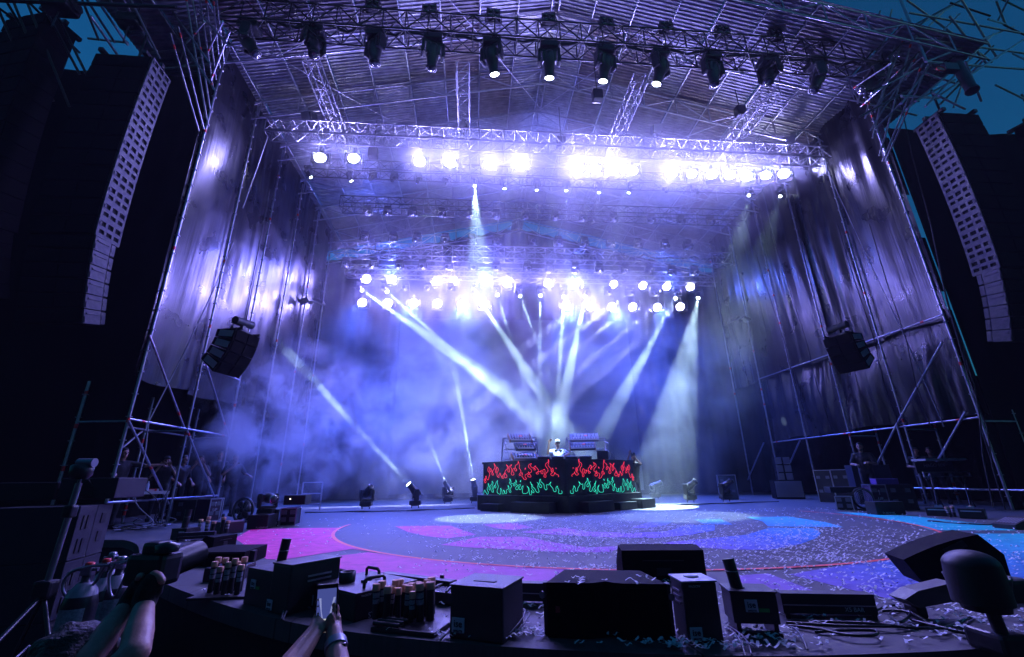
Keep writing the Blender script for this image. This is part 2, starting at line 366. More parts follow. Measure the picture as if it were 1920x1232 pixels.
# ------------------------------------------------------------------ side drapes: shiny black sheeting with folds
def drape_mat(name, col, rough, bs=.5):
    m = bpy.data.materials.new(name); m.use_nodes = True; t = m.node_tree; b = t.nodes['Principled BSDF']
    b.inputs['Base Color'].default_value = (*col, 1); b.inputs['Specular IOR Level'].default_value = .45
    tc = t.nodes.new('ShaderNodeTexCoord'); mp = t.nodes.new('ShaderNodeMapping'); mp.inputs['Scale'].default_value = (4, 4, .16)
    n1 = t.nodes.new('ShaderNodeTexNoise'); n1.inputs['Scale'].default_value = 1.6; n1.inputs['Detail'].default_value = 4; n1.inputs['Roughness'].default_value = .6
    n2 = t.nodes.new('ShaderNodeTexNoise'); n2.inputs['Scale'].default_value = 1.3; n2.inputs['Detail'].default_value = 8
    mr = t.nodes.new('ShaderNodeMapRange'); mr.inputs[1].default_value = .3; mr.inputs[2].default_value = .7; mr.inputs[3].default_value = rough - .09; mr.inputs[4].default_value = rough + .12
    bp = t.nodes.new('ShaderNodeBump'); bp.inputs['Strength'].default_value = bs; bp.inputs['Distance'].default_value = .05
    t.links.new(tc.outputs['Object'], mp.inputs[0]); t.links.new(mp.outputs[0], n1.inputs['Vector']); t.links.new(tc.outputs['Object'], n2.inputs['Vector'])
    t.links.new(n2.outputs[0], mr.inputs[0]); t.links.new(mr.outputs[0], b.inputs['Roughness']); t.links.new(n1.outputs[0], bp.inputs['Height']); t.links.new(bp.outputs[0], b.inputs['Normal'])
    return m
M_DRAPE = drape_mat('shiny black sheeting', (.012, .0115, .015), .31, .28)
M_DRAPE2 = drape_mat('shiny black sheeting creased', (.014, .0135, .017), .32, .5)
M_SCRIM = mat('black mesh scrim', (.006, .006, .007), .9, 0, .05, bump=(60, .3))
def drape(parent, x, y0, y1, z0, z1, seed, side, mt, fold=.07, nv=26):
    """one hanging sheet in the plane x; side = +1 faces +x"""
    r = np.random.default_rng(seed); L = y1 - y0; nu = int(L / .045)
    ph = r.uniform(0, 6.28, 12); fr = r.uniform(1.2, 9, 12); am = r.uniform(.2, 1, 12) / fr ** .75; tilt = r.uniform(-.5, .5, 12)
    bag = r.uniform(.05, .16)
    def fn(u, v):
        y = y0 + u * L; z = z0 + (z1 - z0) * v; s = 0
        for k in range(12): s += am[k] * math.sin(fr[k] * (y + tilt[k] * .25 * (z - z0)) * 1.7 + ph[k] + .35 * math.sin(z * .7 + ph[k]))
        s *= fold * (.55 + .45 * math.sin(v * 3.1 + ph[0])) * 1.2
        s += bag * math.sin(PI * u) * math.sin(PI * min(1, v * 1.1))
        return (x + side * s, y, z + (.05 * math.sin(u * 5 + ph[1]) if v == 0 else 0))
    return MB().sheet(fn, nu, nv).build('drape_panel', mt, parent)
ld = thing('side_drape', 'tall shiny black sheeting wall hung along the left side of the stage', 'drape', (0, 0, 0))
for k in range(5): drape(ld, XL - .12 - .03 * (k % 2), Y1 + k * BAY - .06, Y1 + (k + 1) * BAY + .06, 3.2, EAVE + .1, 20 + k, 1, M_DRAPE, .028)
rd = thing('side_drape', 'tall creased shiny black sheeting wall hung along the right side of the stage', 'drape', (0, 0, 0))
for k in range(5): drape(rd, XR + .12 + .03 * (k % 2), Y1 + k * BAY - .06, Y1 + (k + 1) * BAY + .06, 4.95, EAVE + .1, 40 + k, -1, M_DRAPE2, .075)
rl = thing('lower_side_drape', 'lower darker sheeting with long creases under the right side wall', 'drape', (0, 0, 0))
for k in range(4): drape(rl, XR + .24 + .03 * (k % 2), Y1 + k * BAY - .06, Y1 + (k + 1) * BAY + .06, 2.25 + .06 * (k % 2), 5.05, 60 + k, -1, M_DRAPE2, .13)

# ------------------------------------------------------------------ back of the stage
bk = MB()
def bfn(u, v): return (-11 + 28 * u, 23.6 + .08 * math.sin(u * 190) + .05 * math.sin(u * 77 + 2), (RIDGE - SL * abs(-11 + 28 * u - XC) + .02) * v)
o = bk.sheet(bfn, 420, 3).build('back_curtain', mat('black molton curtain', (.012, .012, .015), .85)); tag(o, 'wide black folded curtain closing the back of the stage', 'curtain')
o = MB().box((0, 0, 0), (12.6, .03, 9.0)).build('projection_screen', mat('grey projection cloth', (.09, .1, .11), .8, bump=(3, .1)), None, T(2.25, 22.8, 4.75)); tag(o, 'large dim grey backdrop cloth behind the DJ booth', 'backdrop')
# ------------------------------------------------------------------ trusses
def truss(name, label, a, b, w, h, mt, mod=.5, rc=.025, rl=.012, cat='truss', group=None):
    """box truss from a to b (centre line); chords are whole tubes, the lacing comes in sections"""
    a, b = Vector(a), Vector(b); x = (b - a).normalized(); z = Vector((0, 0, 1)); y = z.cross(x).normalized(); z = x.cross(y)
    t = thing(name, label, cat, m=basis(a, x, y, z), group=group); L = (b - a).length
    me = MB().tube((0, 0, 0), (L, 0, 0), rc, 6).mesh('chord', mt)
    for sy in (-1, 1):
        for sz in (-1, 1): link('chord', me, t, T(0, sy * w / 2, sz * h / 2))
    nsec = max(1, round(L / (mod * 4))); ls = L / nsec; md = ls / 4
    q = MB()
    for i in range(4):
        x0, x1 = i * md, (i + 1) * md; f_ = 1 if i % 2 else -1
        for sy in (-1, 1):
            q.tube((x0, sy * w / 2, f_ * h / 2), (x1, sy * w / 2, -f_ * h / 2), rl, 5, caps=False)
            q.tube((x0, sy * w / 2, -h / 2), (x0, sy * w / 2, h / 2), rl, 5, caps=False)
        for sz in (-1, 1):
            q.tube((x0, f_ * w / 2, sz * h / 2), (x1, -f_ * w / 2, sz * h / 2), rl, 5, caps=False)
            q.tube((x0, -w / 2, sz * h / 2), (x0, w / 2, sz * h / 2), rl, 5, caps=False)
    me = q.mesh('truss_section', mt)
    for i in range(nsec): link('truss_section', me, t, T(i * ls, 0, 0))
    return t
BLUE_ = None
def lvl(u0, v0, u1, v1, y):      # two sight-line points brought to one height
    a, b = P(u0, v0, y), P(u1, v1, y); z = (a.z + b.z) / 2; a.z = b.z = z; return a, b
YF, YM, YN, YU, YT, YB = 9.5, 12.3, 14.8, 16.8, 19.2, 20.8
a, b = lvl(418, 40, 1668, 112, YF); FT = (a, b)
truss('lighting_truss', 'black lighting truss across the front under the roof, carrying large moving heads', a, b, .62, .72, M_BLK, .62, .03, .02)
a, b = lvl(503, 247, 1545, 290, YM)
truss('lighting_truss', 'bright aluminium truss crossing the stage above the upper row of white lamps', a, b, .5, .5, M_ALU, .42)
a, b = lvl(585, 318, 1420, 345, YN)
truss('lighting_truss', 'dark truss behind the upper row of white lamps, carrying narrow beam heads', a, b, .5, .5, M_BLK, .5)
a, b = lvl(640, 385, 1390, 408, YU)
truss('lighting_truss', 'dark hazy truss under the far roof with unlit heads below it', a, b, .5, .55, M_BLK, .5)
a, b = lvl(630, 466, 1385, 492, YT); TT = (a, b)
truss('lighting_truss', 'aluminium truss in blue haze between two rows of unlit round heads', a, b, .5, .62, M_ALU, .5)
a, b = lvl(650, 506, 1350, 527, YB)
truss('lighting_truss', 'rearmost aluminium truss directly above the lower double row of white lamps', a, b, .5, .55, M_ALU, .5)
ZL = 12.55
for nm, x, ya, yb in (('leftmost', -4.9, 9.9, 15.5), ('centre-left', -.48, 9.9, 15.2), ('centre-right', 5.0, 9.9, 16.6), ('rightmost', 9.4, 10.0, 16.4)):
    truss('carrier_truss', '%s of the four bright trusses running front to back below the roof' % nm, (x, ya, ZL), (x, yb, ZL), .38, .38, M_ALU, .42, .022, .011)

# ------------------------------------------------------------------ stage lamps
WASH = (.26, .21, 1.0); WASH_A = (.30, .27, 1.0); BEAM = (.62, .9, 1.0); BLUE = (.06, .13, 1.0)
M_LIT = mat('lit wash lens', (.9, .9, 1), .3, emit=(.72, .72, 1.0), es=60)
M_LITB = mat('lit beam lens', (.9, 1, 1), .3, emit=(.85, 1, .95), es=22)
M_LENS = mat('dark lens glass', (.03, .03, .05), .08, 0, .9)
M_CHROME = mat('polished lamp rim', (.7, .7, .75), .15, 1)
def mh_meshes():
    d = {}
    b = MB(); b.bev((0, 0, -.09), (.42, .32, .16), .03); b.box((0, 0, .005), (.3, .24, .03)); b.tube((-.13, 0, .0), (-.13, 0, .10), .02, 6); b.tube((.13, 0, 0), (.13, 0, .10), .02, 6)
    d['base'] = b.mesh('base', M_CASE)
    y = MB(); y.bev((0, 0, -.20), (.44, .16, .09), .02)
    for s in (-1, 1): y.bev((s * .225, 0, -.38), (.07, .19, .40), .03); y.tube((s * .19, 0, -.46), (s * .27, 0, -.46), .085, 12)
    d['yoke'] = y.mesh('yoke', M_CASE)
    h = MB(); h.lathe([(.02, .20), (.10, .19), (.135, .12), (.145, .0), (.14, -.1), (.115, -.2), (.105, -.34), (.12, -.36), (.12, -.4), (.1, -.4)], 16)
    for s in (-1, 1): h.bev((s * .11, 0, .05), (.1, .2, .24), .03)
    d['head'] = h.mesh('head', M_CASE)
    for k, m_ in (('lens', M_LENS), ('lit', M_LITB)): d[k] = MB().lathe([(.0, -.402), (.098, -.402), (.098, -.406), (.05, -.42), (.0, -.424)], 14).mesh('lens', m_)
    rim = MB(); n_ = 20
    for k in range(n_):
        t0, t1 = 2 * PI * k / n_, 2 * PI * (k + 1) / n_
        rim.add([(r * math.cos(t), r * math.sin(t), z) for t in (t0, t1) for r, z in ((.1, -.409), (.125, -.402), (.126, -.37))], [(0, 1, 4, 3), (1, 2, 5, 4)], True)
    d['rim'] = rim.mesh('lens_rim', M_CHROME)
    return d
MH = mh_meshes()
def moving_head(top, aim, label, group, lit=None, scale=1.0, floor_=False, rim=False, name='moving_head'):
    """hung (or stood) moving head; lit = (colour, watt, degrees, blend)"""
    top = Vector(top); aim = Vector(aim)
    S = Matrix.Scale(scale, 4)
    base = T(top) @ S if not floor_ else T(top) @ Matrix.Rotation(PI, 4, 'X') @ S
    piv = base @ Vector((0, 0, -.46)); d = (aim - piv).normalized()
    dl = (base.to_3x3().inverted() @ d).normalized()
    pan = math.atan2(dl.x, -dl.y) if abs(dl.x) + abs(dl.y) > 1e-4 else 0.0     # yoke turns so that the tilt axis is square to the beam
    ml = Matrix.Rotation(pan, 4, 'Z'); dl2 = (ml.to_3x3().inverted() @ dl)
    tilt = math.atan2(-dl2.y, -dl2.z)
    t = thing(name, label, 'stage light', m=base, group=group)
    link('base', MH['base'], t); link('yoke', MH['yoke'], t, ml)
    hm_ = ml @ T(0, 0, -.46) @ Matrix.Rotation(-tilt, 4, 'X')
    h = link('head', MH['head'], t, hm_)
    link('lens', MH['lit' if lit else 'lens'], h)
    if rim: link('lens_rim', MH['rim'], h)
    if lit:
        tip = base @ (hm_ @ Vector((0, 0, -.46)))
        spot(t, tip, d, lit[0], lit[1], lit[2], lit[3], .05 * scale)
    return t
DJ = Vector((2.45, 13.6, 2.2))
def ords(i, n): return 'leftmost' if i == 0 else 'rightmost' if i == n - 1 else ORD[i]
# front truss: large heads
fh = [(470, 48), (592, 56), (706, 64), (813, 70), (922, 78), (1028, 85), (1132, 91), (1235, 98), (1331, 104), (1437, 112), (1527, 120), (1630, 130)]
fa = [(520, 160), (600, 200), (702, 300), (800, 220), None, None, None, None, (1345, 220), (1420, 220), (1500, 230), (1520, 230)]
zf = FT[0].z - .36 + .12
for i, (u, v) in enumerate(fh):
    p = P(u, v, YF); p.z = zf
    lit = fa[i] is None
    am = DJ + Vector((0, 0, -.3)) if lit else P(fa[i][0], fa[i][1], YF + (.2, -.6, .3, .5)[i % 4])
    moving_head(p, am, '%s of twelve large black moving heads under the front truss%s' % (ordl(i, 12), ', lit' if lit else ''), 'moving heads on the front truss', (BEAM, W_FRONT, 3.2, .3) if lit else None, 1.28)
# blinders standing on the front truss
def blinder_meshes():
    b = MB(); b.bev((0, 0, 0), (.42, .16, .42), .03); b.box((0, .02, -.27), (.5, .05, .03))
    for s in (-1, 1): b.box((s * .24, .02, -.13), (.03, .06, .3))
    l = MB().lathe([(.0, .0), (.085, .0), (.075, .02), (.0, .03)], 12)
    return b.mesh('housing', M_CASE), l.mesh('lamp_cell', M_LENS)
BLM = blinder_meshes()
bl = [(700, 4), (806, 10), (925, 16), (1028, 26), (1136, 34), (1247, 41), (1352, 50), (1450, 56), (1545, 64), (1640, 74)]
for i, (u, v) in enumerate(bl):
    p = P(u, v, YF - .2); p.z = FT[0].z + .36 + .22
    t = thing('blinder_light', '%s of the four-cell blinders standing on the front truss' % ordl(i, len(bl)), 'stage light', p, random.uniform(-.1, .1), 'blinders on the front truss')
    link('housing', BLM[0], t)
    for sx in (-1, 1):
        for sz in (-1, 1): link('lamp_cell', BLM[1], t, T(sx * .1, -.082, sz * .1) @ Matrix.Rotation(PI / 2, 4, 'X'))

# wash lamps: bright square-faced lamps
def wash_meshes():
    b = MB(); b.bev((0, .12, 0), (.36, .2, .3), .03); b.box((0, .1, .24), (.08, .08, .2))
    for s in (-1, 1): b.box((s * .205, .1, .06), (.03, .08, .26))
    l = MB().lathe([(.0, 0), (.13, 0), (.12, .015), (.0, .025)], 16)
    return b.mesh('housing', M_CASE), l.mesh('lens', M_LIT)
WM = wash_meshes()
def wash(p, d, label, group, watt, deg=150, col=WASH, blend=.6, sc=1.0):
    d = Vector(d).normalized(); p = Vector(p); rz = math.atan2(d.x, -d.y)
    t = thing('wash_light', label, 'stage light', m=T(p) @ rotz(rz) @ Matrix.Scale(sc, 4), group=group)
    link('housing', WM[0], t); link('lens', WM[1], t, T(0, .018, 0) @ Matrix.Rotation(PI / 2, 4, 'X'))
    spot(t, p + d * .06, d, col, watt, deg, blend, .1)
    return t
YA = 13.3
ra = [(600, 295), (663, 296), (787, 302), (844, 304), (918, 308), (976, 310), (1085, 316), (1150, 318), (1260, 324), (1335, 326), (1400, 330), (1470, 325)]
for i, (u, v) in enumerate(ra):
    p = P(u, v, YA)
    d = (.1, -1, -.35) if i < 6 else (-.6, -1, -.35)
    wl_ = wash(p, d, '%s of the upper row of glaring white-violet lamps' % ordl(i, 12), 'upper row of white lamps', W_A * (1.0 if i < 6 else 1.5), 145, WASH_A, sc=1.5)
    if i >= 6: spot(wl_, p + Vector((.1, -.25, 0)), (1, -.1, .02 if i < 9 else -.04), (.45, .45, 1.0), W_STREAK_A * (1.5 if i in (6, 9) else .8), 6, .5, .1)
rx = [(1117, 317), (1186, 320), (1297, 325), (1368, 328), (1436, 328)]  # extra lamps added to merge the right-hand glare into a band
for i, (u, v) in enumerate(rx): wash(P(u, v, YA + .35), (-.5, -1, -.35), '%s added lamp filling the glare at the right of the upper row' % ordl(i, 5).capitalize(), 'added glare lamps of the upper row', W_A * .4, 145, WASH_A, sc=1.4)
rb = [(687, 523), (734, 524), (820, 527), (851, 527), (912, 528), (951, 531), (1028, 531), (1077, 534), (1150, 533), (1205, 535), (1250, 537), (1294, 538)]
rc = [(679, 567), (727, 568), (775, 568), (820, 569), (866, 570), (908, 570), (1062, 573), (1107, 574), (1147, 575), (1186, 575), (1232, 576), (1275, 575)]
for nm, row, wv in (('lower pair of rows, upper line', rb, W_B), ('lower pair of rows, bottom line', rc, W_B)):
    for i, (u, v) in enumerate(row):
        p = P(u, v, YB + .25)
        left = i < 8
        wl_ = wash(p, (.05, -1, -.35) if left else (-.75, -.8, -.45), '%s glaring white lamp of the %s' % (ordl(i, 12).capitalize(), nm), 'lower rows of white lamps', wv, 130 if left else 16, WASH, .5, 1.6)
        if not left: spot(wl_, p + Vector((-.1, -.2, 0)), (-.75, -.2, -.6), (.4, .45, 1.0), W_STREAK_B, 4.5, .3, .1)
        if nm.endswith('upper line') and i % 3 == 1: spot(wl_, p + Vector((0, -.3, .1)), (0, -1, .1), BLUE, W_BLUE2, 160, .8, .1)  # extra blue spot added at the white lamp to tint roof and trusses
        if nm.endswith('bottom line') and i % 2 == 0: spot(wl_, p + Vector((0, -.3, -.1)), (.0, -.45, -1), BLUE, W_BLUE, 75, .8, .1)  # extra blue spot added at the white lamp to colour the smoke
# narrow beam heads behind row A
na = [(578, 322, (720, 520, 15.6)), (655, 328, (735, 490, 15.6)), (700, 331, None), (740, 333, None), (785, 335, None), (837, 338, None), (890, 340, 'pool'), (945, 342, 'dj'), (1006, 345, 'dj'), (1061, 346, 'dj'), (1122, 350, 'dj'), (1180, 351, 'dj'), (1245, 354, None), (1300, 356, None), (1403, 360, 'pool2'), (1462, 362, 'pool2')]
for i, (u, v, am) in enumerate(na):
    p = P(u, v - 10, YN)
    if am == 'dj': tgt = P(1045 + random.uniform(-70, 70), 850, 16.4)
    elif am == 'pool': tgt = G(915, 971)
    elif am == 'pool2': tgt = G(1285, 967)
    elif am is None: tgt = p + Vector((random.uniform(-.2, .2), -.4, -1))
    else: tgt = P(*am)
    moving_head(p, tgt, '%s narrow beam head on the dark truss behind the upper white lamps%s' % (ordl(i, len(na)).capitalize(), ', lit' if am else ''), 'narrow beam heads on the dark truss', (BEAM, (W_N if am == 'dj' else 26000) if am not in ('pool', 'pool2') else (W_POOL * 1.7 if am == 'pool' else W_POOL * .5), 3.2 if am not in ('pool', 'pool2') else 13.0, .4) if am else None, .62)
# unlit rows
def row(us, v0, v1, y, label, group, sc=.75, rim=True):
    for i, u in enumerate(us):
        v = v0 + (v1 - v0) * (u - 640) / 680; p = P(u, v, y)
        moving_head(p, p + Vector((random.uniform(-.15, .15), -1.0, random.uniform(-.75, -.45))), '%s %s' % (ordl(i, len(us)).capitalize(), label), group, None, sc, rim=rim)
row([690, 728, 775, 828, 883, 931, 985, 1040, 1092, 1150, 1220, 1275, 1330], 386, 406, YU, 'of the unlit heads under the dark far truss', 'unlit heads under the far roof', .72)
row([685, 738, 783, 835, 885, 931, 998, 1046, 1095, 1144, 1195, 1245, 1288], 434, 452, YT - .3, 'of the unlit round heads above the aluminium truss in haze', 'unlit heads above the hazy truss', .85)
row([650, 702, 750, 793, 841, 887, 930, 988, 1030, 1078, 1122, 1170, 1215, 1258, 1300], 484, 500, YT + .1, 'of the unlit round heads below the aluminium truss in haze', 'unlit heads below the hazy truss', .85)
# back row with beams
br = [(672, 534, (1130, 860, 16.2), 7), (720, 536, (1060, 850, 16.2), 4), (760, 537, None, 0), (803, 538, None, 0), (846, 539, None, 0), (888, 540, (1090, 850, 16.4), 7), (930, 541, (1020, 840, 16.6), 3), (972, 543, (1085, 850, 16.6), 3), (1013, 544, (1010, 800, 15), 3), (1057, 545, (1042, 800, 16.6), 4), (1098, 545, (1035, 850, 16.2), 7), (1140, 546, None, 0), (1180, 547, None, 0), (1225, 548, None, 0), (1268, 549, (1120, 830, 16.2), 6), (1308, 549, (1278, 720, 17), 15)]
for i, (u, v, am, dg) in enumerate(br):
    p = P(u, v - 9, YB - .35)
    tgt = P(*am) if am else p + Vector((random.uniform(-.2, .2), -1, -.6))
    moving_head(p, tgt, '%s head in the row between lower lines of white lamps%s' % (ordl(i, len(br)).capitalize(), ', throwing a beam' if am else ', unlit'), 'beam heads of the rear row', (BEAM, W_BACK * (.5 if dg == 3 else .45 if dg == 15 else 1.0), dg * .72, .2) if am else None, .85, rim=not am)
# heads standing on the deck
fl = [(685, 961, None), (778, 958, 'wall'), (840, 934, (706, 567, 23.0)), (890, 934, (788, 305, 17.0)), (1228, 928, (1380, 835, 17.6)), (1296, 947, None), (1363, 944, None)]
for i, (u, v, am) in enumerate(fl):
    p = G(u, v); p.y = min(p.y, 17.5) if i in (2, 3, 4) else 15.0
    if i in (2, 3, 4): q = P(u, v, 17.2); p = Vector((q.x, 17.2, 0.0))
    else: q = P(u, v, 15.0); p = Vector((q.x, 15.0, 0.0))
    tgt = PX(445, 556, XL) if am == 'wall' else P(*am) if am else p + Vector((.3, -.5, .9))
    moving_head(p + Vector((0, 0, .17 * .85)), tgt, '%s head standing on the deck around the booth%s' % (ordl(i, len(fl)).capitalize(), ', throwing a beam upwards' if am else ', unlit'), 'heads standing on the deck', (BEAM, W_FLOOR * (.1 if i == 4 else .5 if i == 2 else 1.0), 3.4, .2) if am else None, .85, floor_=True)
# ------------------------------------------------------------------ scaffolding along both sides
ROS = MB()
for k in range(4):
    pass
ROS.lathe([(.03, -.006), (.062, -.006), (.062, .006), (.03, .006)], 8)
ROS_ME = ROS.mesh('rosette', M_GALV)
TAPE_ME = MB().lathe([(.027, -.05), (.0268, .05)], 10).mesh('tape_band', M_TAPE)
COUP = MB(); COUP.bev((0, 0, 0), (.11, .09, .1), .02); COUP_ME = COUP.mesh('coupler', M_GALV)
def tubepart(parent, a, b, r=.0245, name='tube', mt=None, tapes=0):
    a, b = Vector(a), Vector(b)
    o = MB().tube(a, b, r, 8).build(name, mt or M_GALV, parent)
    d = (b - a).normalized(); q = d.to_track_quat('Z', 'Y').to_matrix().to_4x4()
    rr_ = random.Random(int(abs(a.x * 991 + a.z * 37 + b.y * 71)))
    for k in range(tapes): link('tape_band', TAPE_ME, o, T(a.lerp(b, rr_.choice([.06, .12, .5, .86, .93]) + rr_.uniform(-.03, .03))) @ q)
    return o
def standard(parent, x, y, z0, z1, r=.03):
    o = MB().tube((x, y, z0), (x, y, z1), r, 10).build('standard', M_GALV, parent)
    z = z0 + .3
    while z < z1: link('rosette', ROS_ME, o, T(x, y, z)); z += .5
    for k in range(3):
        s = Matrix.Diagonal((1.2, 1.2, 1, 1)); link('tape_band', TAPE_ME, o, T(x, y, z0 + (z1 - z0) * random.Random(int(y * 100 + k + x)).uniform(.05, .95)) @ s)
    return o
ls = thing('scaffold_tower', 'galvanised scaffold with diagonal tubes carrying the left sheeting wall', 'scaffold')
for k in range(6): standard(ls, XL, Y1 + k * BAY, 0, EAVE - (.2 if k else .1))
for k in range(3): standard(ls, XL - 1.1, Y1 + k * BAY + .1, 0, 3.1)
def onL(*q): return [PX(u, v, XL + .06) for u, v in q]
for q in ([(280, 628), (345, 801)], [(241, 789), (316, 945)], [(383, 673), (428, 816)], [(351, 808), (402, 932)]): tubepart(ls, *onL(*q), name='diagonal_brace', tapes=1)
zl = 2.25
tubepart(ls, (XL, Y1, zl), (XL, Y1 + 2 * BAY, zl), name='ledger', tapes=2)
tubepart(ls, (XL, Y1, .55), (XL, Y1 + 2 * BAY, .55), name='ledger'); tubepart(ls, (XL, Y1 + 1 * BAY, 4.0), (XL, Y1 + 2 * BAY, 4.0), name='ledger')
tubepart(ls, (XL - 1.1, Y1 + .1, 2.25), (XL - 1.1, Y1 + 2 * BAY, 2.25), name='ledger')
for k in range(3): tubepart(ls, (XL, Y1 + k * BAY, 2.2), (XL - 1.1, Y1 + k * BAY + .1, 2.2), name='transom')
tubepart(ls, (XL - 1.1, Y1 + .1, .5), (XL - 1.1, Y1 + BAY, 2.2), name='diagonal_brace')
# knee braces from the front column up to the roof edge
def knees(parent, base_y, top_y, segs):
    for (u0, v0, u1, v1) in segs: tubepart(parent, P(u0, v0, base_y), P(u1, v1, top_y), .024, 'knee_brace', None, 1)
knees(ls, 10.2, 8.5, [(373, 246, 319, 62), (382, 242, 334, 50), (388, 225, 346, -20), (394, 205, 358, -20), (400, 168, 372, -20), (405, 150, 384, -20), (412, 128, 398, -20), (420, 118, 405, -12)])
knees(ls, 9.6, 8.4, [(330, 60, 405, 172), (300, -10, 395, 120), (345, -10, 430, 88), (395, 150, 430, 60), (388, 100, 418, 40), (350, 80, 384, 40)])
rs = thing('scaffold_tower', 'galvanised scaffold with a long diagonal carrying the right sheeting wall', 'scaffold')
for k in range(6): standard(rs, XR, Y1 + k * BAY, 0, EAVE - (.2 if k else .1))
for k in range(3): standard(rs, XR + 1.1, Y1 + k * BAY + .1, 0, 2.4)
def onR(*q): return [PX(u, v, XR - .08) for u, v in q]
for q in ([(1766, 642), (1681, 796)], [(1681, 796), (1640, 880)], [(1681, 796), (1702, 868)], [(1810, 772), (1738, 900)], [(1432, 830), (1402, 900)], [(1500, 826), (1480, 870)]): tubepart(rs, *onR(*q), r=.03, name='diagonal_brace', tapes=2)
for z_ in (2.2, 5.0): tubepart(rs, (XR - .03, Y1, z_), (XR - .03, Y1 + 4 * BAY, z_), name='ledger', tapes=3)
tubepart(rs, (XR + .02, Y1 - .5, .45), (XR + .02, Y1 + 2 * BAY, .45), name='ledger')
for k in range(3): tubepart(rs, (XR, Y1 + k * BAY, 2.1), (XR + 1.1, Y1 + k * BAY + .1, 2.1), name='transom')
knees(rs, 10.2, 8.5, [(1655, 303, 1730, 119), (1649, 292, 1712, 68), (1636, 259, 1690, 34), (1622, 222, 1672, 18), (1660, 303, 1742, 116), (1608, 195, 1650, 20)])
knees(rs, 9.8, 8.6, [(1614, 200, 1665, 155), (1622, 218, 1716, 130), (1632, 245, 1722, 100), (1640, 210, 1700, 60), (1600, 165, 1672, 118), (1655, 160, 1690, 130), (1668, 95, 1704, 55)])
# front corner standards and the outrigger grids against the sky
og = thing('roof_outrigger', 'dark tube lattice reaching out from the roof corner against the teal sky, left', 'scaffold')
for (u0, v0, u1, v1) in [(-10, 2, 60, 160), (5, -10, 80, 120), (20, -10, 100, 190), (45, -10, 130, 200), (70, -10, 150, 140), (88, -10, 175, 165), (-10, 10, 90, 80), (40, -10, 150, 100), (150, -10, 185, 75), (160, -5, 215, 80), (175, -10, 240, 85), (200, -10, 245, 60), (225, -10, 285, 90), (240, -10, 300, 110), (170, 30, 225, 110)]:
    tubepart(og, P(u0, v0, 8.3), P(u1, v1, 9.4), .03, 'tube', M_BLK if u0 < 130 else M_GALV, 0 if u0 < 130 else 1)
tubepart(og, P(-20, 0, 8.2), P(330, 14, 8.2), .045, 'tube', M_BLK); tubepart(og, P(165, 72, 9.6), P(240, 80, 9.6), .03, 'tube', M_GALV)
og2 = thing('roof_outrigger', 'tube lattice reaching out from the roof corner against the teal sky, right', 'scaffold')
for (u0, v0, u1, v1) in [(1737, 116, 1935, 131), (1716, 72, 1935, 102), (1705, 24, 1935, 66), (1700, 0, 1860, 117), (1737, 116, 1900, 50), (1780, 30, 1850, 120), (1800, -5, 1870, 110), (1760, 180, 1940, 60), (1700, 205, 1800, 120), (1690, 195, 1745, 120), (1716, 190, 1790, 150), (1735, 200, 1830, 100), (1690, 180, 1760, 184), (1810, 115, 1840, 190), (1868, 2, 1885, 46), (1853, 36, 1887, 46), (1895, -10, 1870, 40)]:
    tubepart(og2, P(u0, v0, 8.3), P(u1, v1, 8.9), .03, 'tube', M_GALV, 1 if random.random() < .5 else 0)
ro = random.Random(8)
for k in range(26):
    u, v = ro.uniform(1700, 1900), ro.uniform(-10, 180); a_ = ro.choice([.35, .5, 1.9, 2.3, 2.6]); l_ = ro.uniform(60, 130)
    tubepart(og2, P(u, v, 8.4 + ro.random()), P(u + l_ * math.cos(a_), v + l_ * math.sin(a_) * .9, 8.4 + ro.random() * 1.2), .028, 'tube', M_BLK if k % 2 else M_GALV, 1 if k % 4 == 0 else 0)
tubepart(og2, P(1686, -6, 8.5), P(1737, 116, 8.5), .04, 'tube', M_GALV, 2); tubepart(og2, P(1583, 126, 10.2), P(1610, 190, 10.2), .03, 'tube', M_GALV, 1)
# a lamp slung under the right lattice, with its oval badge
t = thing('hanging_lamp', 'black cylindrical lamp slung under the lattice at the right roof corner', 'stage light')
a, b = P(1795, 122, 8.2), P(1822, 168, 8.0); mb = MB(); mb.tube(a, b, .13, 14); mb.tube(b, b + (b - a) * .05, .15, 14); mb.build('housing', M_CASE, t)
mb = MB(); mb.box(P(1780, 128, 8.15), (.42, .16, .24)); mb.build('mount', M_CASE, t)
mb = MB(); mb.lathe([(0, 0), (.09, 0), (.0, .004)], 16, T(P(1764, 129, 7.95)) @ Matrix.Rotation(PI / 2, 4, 'X') @ Matrix.Diagonal((1.5, .8, 1, 1))); o = mb.build('badge', mat('white badge', (.7, .6, .6), .5), t); o['label'] = 'white oval badge with a red rim'
mb = MB()
for k in range(20):
    pass
mb.path([P(1764, 129, 7.93) + Vector((.13 * math.cos(2 * PI * k / 20), 0, .072 * math.sin(2 * PI * k / 20))) for k in range(21)], .012, 5); mb.build('badge_rim', M_TAPE, t)
# bulky black motor hoists up in the left corner
for (u, v, y, s, lab) in ((115, 10, 8.2, .6, 'black chain hoist hanging above the outer left speaker column'), (245, 40, 8.8, .5, 'black chain hoist in the tubes above the inner left speaker column')):
    t = thing('chain_hoist', lab, 'hoist', P(u, v, y)); mb = MB(); mb.bev((0, 0, 0), (s, s * .7, s * .6), .06); mb.tube((-s * .5, 0, -.1), (s * .55, 0, .05), s * .3, 12); mb.build('body', M_BLKM, t)
    mb = MB(); mb.tube((.1, 0, 0), (.1, 0, 1.2), .015, 6); mb.tube((0, 0, -.1), (0, 0, -.7), .015, 6); mb.build('chain', M_BLK, t)

